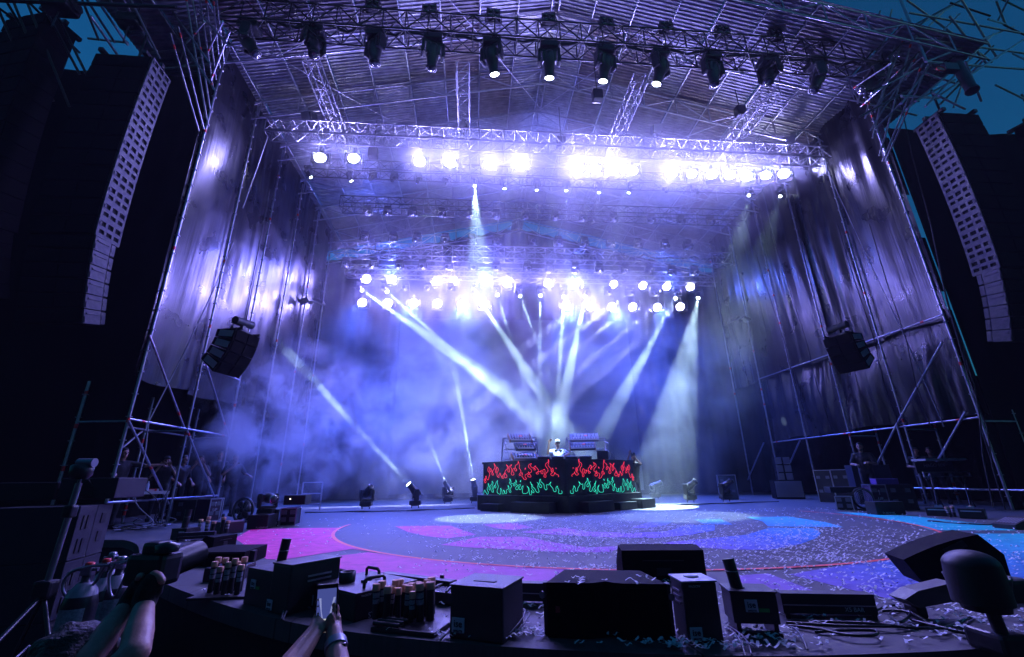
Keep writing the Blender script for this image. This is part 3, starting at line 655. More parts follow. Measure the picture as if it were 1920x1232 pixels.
# ------------------------------------------------------------------ scrims and loudspeaker columns
def scrim(name, x0, x1, y, z0, z1, label, cat='scrim', mt=None):
    m = MB().sheet(lambda u, v: (x0 + (x1 - x0) * u, y + .05 * math.sin(u * abs(x1 - x0) * 2.1) + .02 * math.sin(u * abs(x1 - x0) * 7), z0 + (z1 - z0) * v), max(8, int(abs(x1 - x0) * 6)), 6)
    return tag(m.build(name, mt or M_SCRIM), label, cat)
scrim('tower_scrim', -12.4, XL - .04, 10.35, -1.7, 12.1, 'black mesh scrim closing the left loudspeaker tower')
scrim('tower_scrim', XR + .42, 19.5, 10.35, -1.7, 11.6, 'black mesh scrim closing the right loudspeaker tower')
for k, (z0, z1) in enumerate([(-.0, 5.2), (5.75, 7.5), (9.0, 11.2)]): scrim('scrim_strip', XR + .06, XR + .42, 10.34, z0, z1, '%s narrow strip of scrim beside the right front column' % ('lowest', 'middle', 'top')[k])
scrim('wing_scrim', -34, -12.8, 13.5, -1.7, 7.5, 'dark scrim wall far left beyond the loudspeaker tower')
scrim('wing_scrim', 20.2, 40, 10.0, -1.7, 9.5, 'dark scrim wall far right beyond the loudspeaker tower')
# dark room behind the side walls so that no sky shows under the sheeting
scrim('backing_cloth', -11.5, XL - 2.6, 16.5, -1.7, 4.2, 'black cloth behind the crew under the left wall')
m = MB().sheet(lambda u, v: (XL - 2.6 + .04 * math.sin(u * 60), 10.4 + 13 * u, -1.7 + 6 * v), 60, 3); tag(m.build('backing_cloth', M_SCRIM), 'black cloth wall behind the left crew area', 'scrim')
m = MB().sheet(lambda u, v: (XR + 3.2 + .04 * math.sin(u * 60), 10.4 + 13 * u, -1.7 + 5.5 * v), 60, 3); tag(m.build('backing_cloth', M_SCRIM), 'black cloth wall behind the right crew area', 'scrim')

M_SPK = mat('black speaker grille', (.006, .006, .007), .8, 0, .04, bump=(80, .3))
M_SPKB = mat('black textured cabinet paint', (.008, .008, .009), .7, 0, .06, bump=(120, .25))
M_SIDE = mat('grey cabinet rear plate', (.1, .095, .11), .6, 0, .15, noise=(12, .1, (.07, .07, .08)))
def array_meshes():
    d = {}
    for k, (w_, dp, h) in {'big': (1.3, .64, .41), 'small': (1.25, .54, .31)}.items():
        b = MB(); b.bev((-w_ / 2, dp / 2, -h / 2), (w_, dp, h - .012), .015); d[k] = b.mesh('cabinet', M_SPKB)
        g_ = MB(); g_.bev((-w_ / 2, -.012, -h / 2), (w_ - .03, .03, h - .04), .008); g_.box((-w_ * .5, -.03, -h / 2), (w_ * .12, .012, h - .06)); d[k + 'g'] = g_.mesh('grille', M_SPK)
        s = MB()
        if k == 'big':
            for y in (.03, .22, .42, .61): s.box((.012, y, -h / 2), (.03, .06, h - .015))
            for z in (-.03, -h / 2, -h + .03): s.box((.0125, dp / 2, z), (.028, dp - .02, .085 if z != -.03 else .05))
            s.box((.03, .05, -h * .3), (.02, .05, .08)); s.box((.03, .6, -h * .3), (.02, .05, .08))
        else:
            s.box((.012, .2, -h / 2), (.03, .4, h - .02)); s.box((.02, .2, -h * .3), (.05, .3, .03)); s.box((.012, .47, -h / 2), (.03, .11, h - .06)); s.tube((.0, .47, -h * .5), (.035, .47, -h * .5), .05, 8)
            s.box((.03, .03, -h * .7), (.03, .04, .12))
        d[k + 's'] = s.mesh('side_plate', M_SIDE)
    return d
AM = array_meshes()
def line_array(x, y, z, sgn, label, nbig=12, nsmall=6, plates=True, ang0=math.radians(-3), yaw=0.0):
    """hung column of cabinets; sgn = +1: the lit side faces +x"""
    t = thing('line_array', label, 'loudspeaker', m=T(x, y, z) @ rotz(yaw) @ Matrix.Diagonal((sgn, 1, 1, 1)))
    mb = MB(); mb.box((-.65, .35, .1), (1.3, .1, .12)); mb.box((-.15, .35, .06), (.1, .9, .1)); mb.box((-1.15, .35, .06), (.1, .9, .1)); mb.tube((-.65, .35, .1), (-.65, .35, 1.3), .03, 6); mb.build('bumper', M_BLK, t)
    m = Matrix.Identity(4) @ Matrix.Rotation(ang0, 4, 'X')
    for k in range(nbig + nsmall):
        key = 'big' if k < nbig else 'small'; h = .415 if k < nbig else .315
        c = link('cabinet', AM[key], t, m)
        link('grille', AM[key + 'g'], c)
        if plates: link('side_plate', AM[key + 's'], c)
        m = m @ T(0, 0, -h) @ Matrix.Rotation(math.radians(.55 if k < nbig - 2 else 1.7), 4, 'X')
        if k == nbig - 1: m = m @ T(0, .03, -.01)
    return t
line_array(-8.0, 8.72, 10.85, 1, 'long curved loudspeaker column hanging at the left, its side plates lit violet')
line_array(13.25, 8.9, 10.75, -1, 'long curved loudspeaker column hanging at the right, its side plates lit violet')
line_array(-10.6, 8.6, 12.0, 1, 'outer black loudspeaker column silhouetted against the sky, far left', 14, 5, False, 0.0, -.25)
line_array(16.2, 8.6, 10.6, -1, 'outer black loudspeaker column in the dark, far right', 14, 5, False, 0.0, .25)
# side fill clusters
def side_fill(top, aim, label, n=4):
    top = Vector(top); d = (Vector(aim) - top); yaw = math.atan2(d.x, -d.y)
    t = thing('side_fill', label, 'loudspeaker', m=T(top) @ rotz(yaw))
    mb = MB(); mb.box((0, .15, .06), (.8, .08, .06)); mb.box((-.3, .2, .03), (.05, .6, .06)); mb.box((.3, .2, .03), (.05, .6, .06)); mb.build('bumper', M_BLK, t)
    mb = MB(); mb.tube((-.3, .2, .28), (.28, .2, .33), .11, 12); mb.box((0, .2, .18), (.1, .1, .2)); mb.tube((0, .2, .3), (0, .2, 4.5), .012, 6); mb.build('motor', M_CASE, t)
    m = Matrix.Rotation(math.radians(8), 4, 'X')
    for k in range(n):
        c = MB(); c.add([(-.42, 0, 0), (.42, 0, 0), (.42, 0, -.29), (-.42, 0, -.29), (-.42, .55, -.05), (.42, .55, -.05), (.42, .55, -.24), (-.42, .55, -.24)], [(0, 1, 2, 3), (4, 7, 6, 5), (0, 4, 5, 1), (3, 2, 6, 7), (0, 3, 7, 4), (1, 5, 6, 2)])
        co = c.build('cabinet', M_SPKB, t, m); gq = MB(); gq.box((-.2, -.012, -.145), (.36, .02, .26)); gq.box((.2, -.012, -.145), (.36, .02, .26)); gq.build('grille', M_SPK, co)
        [MB().box((sx * .425, .25, -.145), (.015, .4, .16)).build('rigging_plate', mat('pale cabinet edge', (.3, .36, .36), .4), co) for sx in (-1, 1)]
        m = m @ T(0, 0, -.3) @ Matrix.Rotation(math.radians(9), 4, 'X')
    return t
side_fill(P(466, 625, 11.4), (3, 9, 0), 'small curved speaker cluster hung before the left sheeting wall')
side_fill(P(1568, 630, 12.0), (2, 9, 0), 'small curved speaker cluster hung before the right sheeting wall')
# guy wires and hanging cables on the walls
def cable(pts, r, label, cat='cable', mt=None, name='cable', sag=0):
    pts = [Vector(p) for p in pts]; o = MB().path(pts, r, 6).build(name, mt or M_RUB); return tag(o, label, cat)
M_ROPE = mat('pale rope', (.3, .3, .34), .6)
cable([PX(437, 455, XL + .35), PX(400, 545, XL + .35), PX(342, 668, XL + .35), PX(279, 790, XL + .4), PX(272, 850, XL + .5), PX(250, 935, XL + .6)], .012, 'thin line hanging slantwise down the left sheeting wall', 'rope', M_ROPE)
cable([P(502, 255, 12.2), P(480, 320, 12.0), P(455, 390, 11.8)], .02, 'pale rope from the left end of the aluminium truss to the wall', 'rope', M_ALU)
cable([P(1541, 293, 12.3), P(1570, 360, 12.1), P(1625, 480, 11.6), P(1700, 640, 11.3), P(1770, 800, 11.2)], .012, 'thin line slanting down the right sheeting wall from the aluminium truss', 'rope', M_ROPE)
for i, (u, d_) in enumerate(((1470, .25), (1512, .3), (1590, .22), (1640, .28), (1700, .2))):
    a = PX(u - 70, 420, XR - d_); b = PX(u, 640, XR - d_ - .05); c = PX(u + 45, 800, XR - d_)
    cable([a, a.lerp(b, .5) + Vector((.02, .05, 0)), b, b.lerp(c, .5) + Vector((-.03, .06, 0)), c], .014, '%s of the black cables hanging down the right sheeting wall' % ordl(i, 5))
for i, (u0, v0, u1, v1, u2, v2) in enumerate([(1800, 640, 1835, 760, 1862, 950), (1812, 690, 1850, 800, 1885, 955), (1760, 500, 1826, 720, 1870, 900), (1680, 150, 1745, 420, 1815, 700)]):
    cable([P(u0, v0, 10.1), P((u0 + u1) / 2 - 4, (v0 + v1) / 2, 10.0), P(u1, v1, 9.95), P((u1 + u2) / 2 - 6, (v1 + v2) / 2, 9.95), P(u2, v2, 10.0)], .016, '%s of the cables dropping beside the right front column' % ordl(i, 4))
# ladder truss standing in the dark at the left
truss('ladder_truss', 'dim vertical ladder truss standing in the dark at far left', P(36, 930, 8.9), P(36, 930, 8.9) + Vector((0, 0, 5.0)), .3, .3, M_BLK, .5, .03, .015)
# small double lamps on the far columns
for (u, v, x_, lab) in ((583, 568, XL + .3, 'small two-lamp bracket on a far left column'), (1388, 602, XR - .3, 'small two-lamp bracket on a far right column')):
    c = PX(u, v, x_); t = thing('bracket_lamp', lab, 'floodlight', c); s = 1 if x_ < 0 else -1
    mb = MB()
    for k in (-1, 1): mb.bev((k * .34, 0, .06), (.5, .36, .12), .02, Matrix.Rotation(k * .45, 3, 'Y'))
    mb.build('lamp_head', M_CASE, t); mb = MB(); mb.tube((0, 0, -.4), (0, 0, .1), .03, 6); mb.box((0, 0, .0), (.2, .1, .1)); mb.build('bracket', M_BLK, t)
# floodlights with square barn doors up on the aluminium truss
for i, (u, v, y) in enumerate([(578, 218, 12.4), (868, 232, 12.4), (1232, 240, 12.4), (1480, 262, 12.4), (702, 452, YT), (920, 452, YT), (1286, 460, YT)]):
    t = thing('floodlight', '%s of the small square floodlights clamped on the crossing trusses' % ordl(i, 7), 'floodlight', P(u, v, y), random.uniform(-.6, .6), 'square floodlights on the trusses')
    mb = MB(); mb.bev((0, .1, 0), (.34, .4, .3), .03, Matrix.Rotation(.5, 3, 'X')); mb.tube((0, .1, -.1), (0, .1, -.5), .03, 6); mb.build('body', M_CASE, t)
    mb = MB(); mb.box((0, -.13, -.1), (.3, .02, .26), Matrix.Rotation(.5, 3, 'X')); mb.build('reflector', mat('pale reflector', (.7, .7, .75), .25, .6), t)
# chain motors hanging between the trusses
for i, (u, v, y) in enumerate([(1052, 268, 12.3), (700, 288, 13.4), (1120, 180, 11), (1388, 210, 11.5)]):
    t = thing('chain_hoist', '%s of the small chain hoists hanging among the trusses' % ordl(i, 4), 'hoist', P(u, v, y), 0, 'chain hoists among the trusses'); mb = MB(); mb.bev((0, 0, 0), (.34, .26, .4), .04); mb.build('body', M_CASE, t)
    mb = MB(); mb.tube((0, 0, .2), (0, 0, 1.6), .014, 5); mb.build('chain', M_BLK, t)
# cable runs along the trusses
for (a, b_, z_, lab) in ((FT[0], FT[1], -.12, 'bundle of black cables laid along the front truss'), (TT[0], TT[1], .1, 'bundle of black cables laid along the hazy aluminium truss')):
    pts = []; 
    for k in range(61):
        q = a.lerp(b_, k / 60.0); pts.append(q + Vector((0, random.uniform(-.08, .08), z_ + .06 * math.sin(k * 1.7) + random.uniform(-.05, .05))))
    cable(pts, .045, lab)
# far building beyond the left tower
t = thing('far_building', 'dark distant building with a pale roof edge, far left', 'building')
a, b = P(-60, 120, 26), P(60, 208, 26)
mb = MB(); mb.add([a, b, (b.x, b.y, -1.7), (a.x, a.y, -1.7), a + Vector((0, 6, 0)), b + Vector((0, 6, 0)), Vector((b.x, b.y + 6, -1.7)), Vector((a.x, a.y + 6, -1.7))], [(0, 3, 2, 1), (4, 5, 6, 7), (0, 1, 5, 4), (1, 2, 6, 5), (0, 4, 7, 3)]); mb.build('wall', mat('dark render wall', (.03, .03, .03), .9), t)
mb = MB(); mb.path([a + Vector((0, -.1, .1)), b + Vector((0, -.1, .1))], .28, 4); mb.build('roof_edge', mat('pale roof edge', (.4, .42, .38), .7), t)

# unseen dark mass added behind the viewer to block sky light
t = thing('sky_blocker', 'dark stepped grandstand added behind the viewer to cut sky light', 'sky_blocker', (2, -9.5, -1.7))
for k in range(7): MB().bbox((-42, -1.2 - k * 1.3, 0), (42, -2.5 - k * 1.3, 1.0 + k * 1.5)).build('blocker_step', mat('dark concrete terrace', (.03, .03, .032), .9, noise=(2, .05, (.04, .04, .042))), t)
MB().bbox((-42, -10.4, 0), (42, -11.2, 15.5)).build('blocker_back', mat('dark concrete terrace', (.03, .03, .032), .9), t)
MB().bbox((-42, -11.0, 15.5), (42, -3.0, 15.8)).build('blocker_top', mat('dark concrete terrace', (.03, .03, .032), .9), t)
# ------------------------------------------------------------------ DJ booth
M_BOOTH = mat('black booth panel', (.012, .013, .018), .4, noise=(6, .12, (.02, .022, .028)))
booth = thing('dj_booth', 'black angular DJ booth with red and green neon flame outlines at centre stage', 'DJ booth', (2.52, 12.5, 0))
BC, BL, BR = Vector((0, 0, 0)), Vector((-2.23, 2.1, 0)), Vector((2.6, 1.85, 0))
def offs(k):      # outline of the booth pushed out by k
    return [(BL.x - k, BL.y - k * .2), (0, -k * 1.35), (BR.x + k, BR.y - k * .2), (BR.x + k, 4.2), (BL.x - k, 4.2)]
MB().prism(offs(.16), .42).build('plinth', M_BOOTH, booth)
MB().prism([(BL.x - .02, BL.y + .02), (0, .02), (BR.x + .02, BR.y + .02), (BR.x + .02, 2.6), (BL.x - .02, 2.6)], .05, T(0, 0, 1.345)).build('table_top', M_BOOTH, booth)
for i, (a, b) in enumerate(((BL, BC), (BC, BR))):
    d = (b - a); L = d.length; x = d.normalized(); nrm = Vector((x.y, -x.x, 0))
    m = basis(a, x, -nrm, Vector((0, 0, 1)))
    mb = MB(); mb.bev((L / 2, .03, .91), (L - .02, .05, .96), .01); mb.build('front_panel', M_BOOTH, booth, m)
    # steps in front of the plinth
    for (s0, s1, hh, dd) in ((.12, .34, .2, .32), (.5, .93, .27, .36)) if i == 0 else ((.08, .42, .27, .34), (.5, .76, .2, .34), (.8, 1.02, .26, .42)):
        mb = MB(); mb.bev((L * (s0 + s1) / 2, -.19 - dd / 2, hh / 2), (L * (s1 - s0), dd, hh), .012); mb.build('step_box', M_BOOTH, booth, m)
RED_F = [(160,580),(185,545),(190,570),(175,600),(190,628),(210,620),(208,590),(195,565),(205,495),(220,515),(222,540),(245,568),(270,560),(275,525),(298,460),(285,420),(255,390),(258,345),(280,315),(290,350),(290,390),(320,415),(322,380),(318,340),(335,370),(350,410),(345,450),(370,478),(385,460),(365,420),(365,390),(410,345),(410,290),(395,245),(430,290),(445,320),(430,390),(440,430),(455,400),(465,320),(495,355),(490,395),(470,420),(465,480),(500,520),(510,500),(500,470),(525,465),(530,430),(545,460),(550,490),(575,500),(570,520),(595,540),(605,525),(590,490),(620,455),(635,425),(640,460),(620,490),(640,522),(680,515),(685,480),(650,435),(650,390),(690,355),(700,310),(675,262),(715,300),(720,330),(705,380),(725,415),(745,395),(740,310),(795,258),(770,310),(790,340),(795,390),(780,440),(800,468),(830,465),(838,435),(815,400),(820,350),(860,325),(855,360),(880,388),(900,370),(870,310),(885,270),(930,235),(935,185),(960,280),(955,330),(990,380),(975,420),(950,460),(975,478),(1005,415),(1020,450),(1005,490),(1025,510),(1040,540),(1075,555),(1100,540),(1075,500),(1080,460),(1130,435),(1145,400),(1160,430),(1125,480),(1150,505),(1190,500),(1185,465),(1150,440),(1205,400),(1200,360),(1150,310),(1155,260),(1210,230),(1185,280),(1230,320),(1260,325),(1255,355),(1280,365),(1285,345),(1255,310),(1295,275),(1290,300),(1335,340),(1340,390),(1295,420),(1320,445),(1340,435),(1335,395),(1380,395),(1400,365),(1395,420),(1420,440),(1435,420),(1430,370),(1465,345),(1475,400),(1450,485),(1470,510),(1490,490),(1485,440),(1530,380),(1525,330),(1490,280),(1495,230),(1540,195),(1545,140),(1555,190),(1540,240),(1545,280),(1590,330),(1590,380),(1610,390),(1610,330),(1625,320),(1630,390),(1580,440),(1600,470),(1640,460),(1665,400),(1665,430),(1725,460),(1720,500)]
GRN_1 = [(155,840),(175,765),(200,790),(230,835),(255,840),(265,800),(240,760),(245,720),(265,690),(260,630),(270,660),(290,690),(280,745),(300,765),(315,740),(305,690),(350,640),(352,595),(375,620),(370,650),(350,690),(355,740),(345,785),(370,808),(385,790),(380,740),(405,670),(410,710),(430,725),(440,700),(430,650),(475,580),(475,640),(495,700),(470,760),(470,810),(510,840),(540,835),(545,725),(575,790),(580,845)]
GRN_2 = [(610,845),(625,800),(600,765),(630,780),(640,825),(665,832),(680,810),(670,770),(715,730),(705,670),(730,720),(730,780),(750,810),(770,795),(755,740),(780,700),(780,670),(735,625),(755,590),(745,540),(775,590),(770,625),(825,645),(825,670),(850,685),(860,665),(835,625),(880,600),(872,560),(890,610),(870,640),(910,670),(870,720),(880,750),(915,752),(925,710),(920,690),(965,650),(970,680),(940,720),(955,752),(985,745),(1000,700),(1030,680),(1020,720),(1010,780),(1020,825),(1090,828),(1130,790),(1135,730),(1105,685),(1145,730),(1150,800),(1160,850),(1190,850),(1195,770),(1215,810),(1240,810),(1240,780),(1205,730),(1200,670),(1175,600),(1190,640),(1220,665),(1220,700),(1265,740),(1290,795),(1320,808),(1345,790),(1320,700),(1335,640),(1310,610),(1340,640),(1350,690),(1375,715),(1400,700),(1395,670),(1365,640),(1360,580),(1380,540),(1385,590),(1440,650),(1450,720),(1475,758),(1500,740),(1490,680),(1500,650),(1530,660),(1580,600),(1560,660),(1610,730),(1620,780),(1655,795),(1670,770),(1665,730),(1695,680),(1700,720),(1720,760),(1710,820),(1740,835),(1775,820),(1770,770)]
DROPS = ([(1070, 350), (1085, 320), (1085, 350), (1072, 352)], [(1675, 320), (1690, 315), (1688, 335)], [(965, 600), (980, 570), (980, 598), (968, 602)])
def cat_rom(p, n=3):
    p = [Vector((a, b, 0)) for a, b in p]; out = []
    for i in range(len(p) - 1):
        p0, p1, p2, p3 = p[max(i - 1, 0)], p[i], p[i + 1], p[min(i + 2, len(p) - 1)]
        for k in range(n):
            t = k / n; out.append(.5 * (2 * p1 + (p2 - p0) * t + (2 * p0 - 5 * p1 + 4 * p2 - p3) * t * t + (3 * p1 - p0 - 3 * p2 + p3) * t ** 3))
    return out + [p[-1]]
M_NR = mat('red neon', (.9, .05, .08), .4, emit=(1, .04, .09), es=1.5); M_NG = mat('green neon', (.1, .8, .6), .4, emit=(.04, .85, .55), es=1.3)
for i, (a, b) in enumerate(((BL, BC), (BC, BR))):
    d = b - a; L = d.length; x = d.normalized(); nrm = Vector((x.y, -x.x, 0)); m = basis(a, x, -nrm, Vector((0, 0, 1)))
    for nm, tr, mt in [('red_flame_line', RED_F, M_NR), ('green_flame_line', GRN_1, M_NG), ('green_flame_line', GRN_2, M_NG)] + [('flame_drop', q, M_NG if k == 2 else M_NR) for k, q in enumerate(DROPS)]:
        pts = []
        for q in cat_rom(tr):
            s = (q.x - 150) / 1690.0; tp = 235 - 105 * s; bt = 845 + 22 * s; tz = (q.y - tp) / (bt - tp)
            if i == 1: s = 1 - s
            pts.append((s * (L - .06) + .03, -.004, 1.385 - tz * .945))
        MB().path(pts, .0046, 5).build(nm, mt, booth, m)
# two lit strips on the steps
# ------------------------------------------------------------------ instruments on the booth
M_KEYW = mat('white keys', (.75, .75, .73), .4); M_WOOD = mat('pale wood cheek', (.55, .3, .14), .5, noise=(10, .1, (.42, .22, .1))); M_SYN = mat('grey instrument panel', (.32, .33, .36), .4); M_SYND = mat('dark instrument panel', (.03, .03, .04), .4)
M_KNOB = mat('knob black', (.01, .01, .01), .4); M_LEDR = mat('red button', (.8, .1, .05), .4, emit=(1, .1, .03), es=.6)
def synth(c, w_, d_, tilt, yaw, label, panel, cheek=True):
    """keyboard instrument; its keys face the player behind the booth side"""
    t = thing('synthesizer', label, 'synthesizer', m=T(c) @ rotz(yaw) @ Matrix.Rotation(tilt, 4, 'X'))
    MB().bev((0, 0, 0), (w_, d_, .07), .012).build('body', panel, t)
    for s in (-1, 1): MB().bev((s * (w_ / 2 + .014), 0, .005), (.028, d_ + .02, .1), .01).build('end_cheek', M_WOOD if cheek else panel, t)
    n_ = int(w_ / .024); kw = (w_ - .04) / n_; km = MB().box((0, 0, 0), (kw * .9, d_ * .42, .02)).mesh('white_key', M_KEYW); bm_ = MB().box((0, 0, 0), (kw * .5, d_ * .26, .02)).mesh('black_key', M_KNOB)
    for k in range(n_):
        x = -w_ / 2 + .02 + kw * (k + .5); link('white_key', km, t, T(x, -d_ * .27, .04))
        if k % 7 not in (2, 6) and k < n_ - 1: link('black_key', bm_, t, T(x + kw / 2, -d_ * .2, .056))
    kn = MB().lathe([(.011, 0), (.011, .018), (.0, .02)], 6).mesh('knob', M_KNOB)
    for r in range(3):
        for k in range(7): link('knob', kn, t, T(-w_ * .4 + w_ * .8 * k / 6, d_ * (.08 + .14 * r), .035))
    MB().box((w_ * .05, d_ * .2, .037), (.1, .03, .006)).build('display', M_LEDR, t)
    return t
synth((1.40, 13.75, 2.06), .66, .36, math.radians(38), .18, 'pale synthesizer on the top tier of the left keyboard rack', M_SYN)
synth((1.54, 13.72, 1.81), .56, .34, math.radians(38), .18, 'dark synthesizer with red buttons on the middle tier of the left rack', M_SYND, False)
synth((1.52, 13.6, 1.50), .74, .34, math.radians(30), .18, 'wood-ended synthesizer resting low on the booth at left', M_SYN)
synth((3.42, 13.78, 2.06), .84, .36, math.radians(38), -.2, 'wide pale keyboard on the top tier of the right rack', M_SYN, False)
synth((3.34, 13.74, 1.80), .74, .34, math.radians(38), -.2, 'dark synthesizer with a wooden end on the lower tier of the right rack', M_SYND)
def rack(x0, x1, y, z0, tiers, label):
    t = thing('keyboard_rack', label, 'rack', (0, 0, 0)); M_ = M_ALU
    for x in (x0, x1):
        MB().tube((x - (.06 if x == x0 else -.06), y + .25, z0), (x, y + .3, 2.1), .02, 6).build('post', M_, t); MB().tube((x + (.18 if x == x0 else -.18), y - .3, z0), (x, y + .3, 2.1), .016, 6).build('post', M_, t)
    for z in tiers:
        MB().tube((x0, y + .1, z), (x1, y + .1, z), .016, 6).build('cross_bar', M_, t)
        for x in (x0 + .05, x1 - .05): MB().tube((x, y + .3, z), (x, y - .22, z - .12), .014, 6).build('support_arm', M_, t)
    MB().tube((x0, y + .28, 2.1), (x1, y + .28, 2.1), .018, 6).build('cross_bar', M_, t)
    MB().tube((x0 - .05, y - .3, z0 + .02), (x0 + .25, y - .3, z0 + .02), .016, 6).build('foot_bar', M_, t)
    return t
rack(.92, 1.95, 13.85, 1.4, (2.0, 1.75), 'tubular tiered rack holding synthesizers left of the DJ')
rack(2.95, 4.2, 13.9, 1.4, (2.0, 1.75), 'tubular tiered rack holding keyboards right of the DJ')
for i, (x, w_, lab) in enumerate(((2.02, .36, 'leftmost flat player deck on the booth before the DJ'), (2.42, .34, 'mixer on the booth before the DJ'), (2.82, .36, 'flat player deck on the booth right of the mixer'), (3.25, .36, 'rightmost flat player deck on the booth'))):
    t = thing('player_deck', lab, 'DJ deck', (x, 13.2, 1.395)); MB().bev((0, 0, .04), (w_, .34, .08), .01).build('body', M_SYND, t)
    MB().lathe([(0, 0), (.12, 0), (.12, .02), (0, .025)], 16, T(0, -.02, .08)).build('jog_wheel', mat('jog metal', (.3, .3, .33), .3, .6), t)
    kn = MB().lathe([(.012, 0), (.01, .03), (.0, .032)], 6).mesh('knob', M_ALU)
    for k in range(6): link('knob', kn, t, T(-w_ * .42 + w_ * .84 * k / 5, -.13, .08))
    MB().box((0, .13, .084), (.16, .05, .006)).build('display', mat('deck screen', (.2, .3, .4), .3, emit=(.4, .6, 1), es=.8), t)
t = thing('laptop', 'dark laptop standing open on the right of the booth', 'laptop', (3.82, 13.3, 1.395)); MB().bev((0, .1, .012), (.34, .24, .02), .006).build('base', M_SYND, t); MB().bev((0, -.02, .13), (.34, .012, .24), .005).build('screen', M_SYND, t)
t = thing('tabletop_stand', 'small silver stands and a cable on the booth beside the laptop', 'stand', (4.12, 13.35, 1.395)); MB().tube((-.08, 0, 0), (0, 0, .2), .012, 6).build('leg', M_ALU, t); MB().tube((.1, 0, 0), (0, 0, .22), .012, 6).build('leg', M_ALU, t)

# ------------------------------------------------------------------ figures
def ball(c, r, n=10):
    m = MB(); c = Vector(c); r = Vector(r) if hasattr(r, '__len__') else Vector((r, r, r))
    pr = [(max(1e-4, math.cos(a)), math.sin(a)) for a in np.linspace(-PI / 2, PI / 2, n)]
    m.lathe(pr, 14); m.v = [(c.x + x * r.x, c.y + y * r.y, c.z + z * r.z) for x, y, z in m.v]; return m
def blob(name, mt, parent, segs, voxel=.014, it=4, extra=()):
    """one continuous surface grown over tapered limbs: segs = (a, b, ra, rb)"""
    q = MB()
    for a, b, ra, rb in segs:
        a, b = Vector(a), Vector(b)
        q.tube(a, b, ra, 12, rb)
        for p_, r_ in ((a, ra), (b, rb)):
            s = ball(p_, r_ * .995, 8); q.add(s.v, s.f, True)
    for c, r in extra:
        s = ball(c, r, 10); q.add(s.v, s.f, True)
    tmp = bpy.data.objects.new('tmp', q.mesh('tmp', mt)); COL.objects.link(tmp)
    md = tmp.modifiers.new('r', 'REMESH'); md.mode = 'VOXEL'; md.voxel_size = voxel; md.use_smooth_shade = True
    ms = tmp.modifiers.new('s', 'SMOOTH'); ms.factor = .5; ms.iterations = it
    dg = bpy.context.evaluated_depsgraph_get(); me = bpy.data.meshes.new_from_object(tmp.evaluated_get(dg)); me.name = name
    if not me.materials: me.materials.append(mt)
    me.polygons.foreach_set('use_smooth', [True] * len(me.polygons))
    bpy.data.objects.remove(tmp); return link(name, me, parent)
SKIN = mat('skin', (.5, .3, .22), .5, noise=(30, .06, (.42, .24, .17)), bump=(120, .08)); SKIN2 = mat('tanned skin', (.36, .2, .14), .5, noise=(30, .06, (.3, .16, .11)))
HAIR = mat('dark hair', (.015, .012, .01), .5, bump=(90, .6)); CLOTH_K = mat('black cotton', (.014, .014, .016), .85, bump=(14, .35)); CLOTH_D = mat('dark trousers', (.02, .022, .03), .85, bump=(14, .3))
def hand_segs(wrist, palm_dir, up, side, s=1.0, curl=.5, r=.0085):
    """palm plus five fingers; palm_dir = wrist to knuckles, up = back of the hand, side = towards the thumb"""
    f, u, t = Vector(palm_dir).normalized(), Vector(up).normalized(), Vector(side).normalized(); w_ = Vector(wrist); out = []
    kn = []
    for k, (o, ln) in enumerate(((.032, .078), (.011, .086), (-.011, .08), (-.031, .062))):
        a = w_ + (f * .085 + t * o) * s; kn.append(a)
        out.append((w_ + (f * .02 + t * o * .7) * s, a, .0145 * s, .0115 * s))
        d = f; p_ = a; c = curl + .08 * k
        for j, fr in enumerate((.46, .3, .24)):
            d = (d * math.cos(c) - u * math.sin(c)).normalized(); nu = (u * math.cos(c) + f * math.sin(c)); q = p_ + d * ln * fr * s
            out.append((p_, q, (r + .001) * s * (1 - .12 * j), r * s * (1 - .12 * j))); p_ = q
            f2 = d; u2 = nu; c = curl * .9
            d = f2; u = (Vector(up).normalized() * math.cos(curl * (j + 1)) + f * math.sin(curl * (j + 1)))
        u = Vector(up).normalized()
    a = w_ + (f * .025 + t * .03) * s; b = w_ + (f * .055 + t * .058 - u * .012) * s; c_ = b + (f * .032 + t * .008 - u * .014) * s; e = c_ + (f * .024 - t * .004 - u * .01) * s
    out += [(w_, a, .02 * s, .017 * s), (a, b, .016 * s, .012 * s), (b, c_, .0115 * s, .0105 * s), (c_, e, .0105 * s, .009 * s)]
    return out
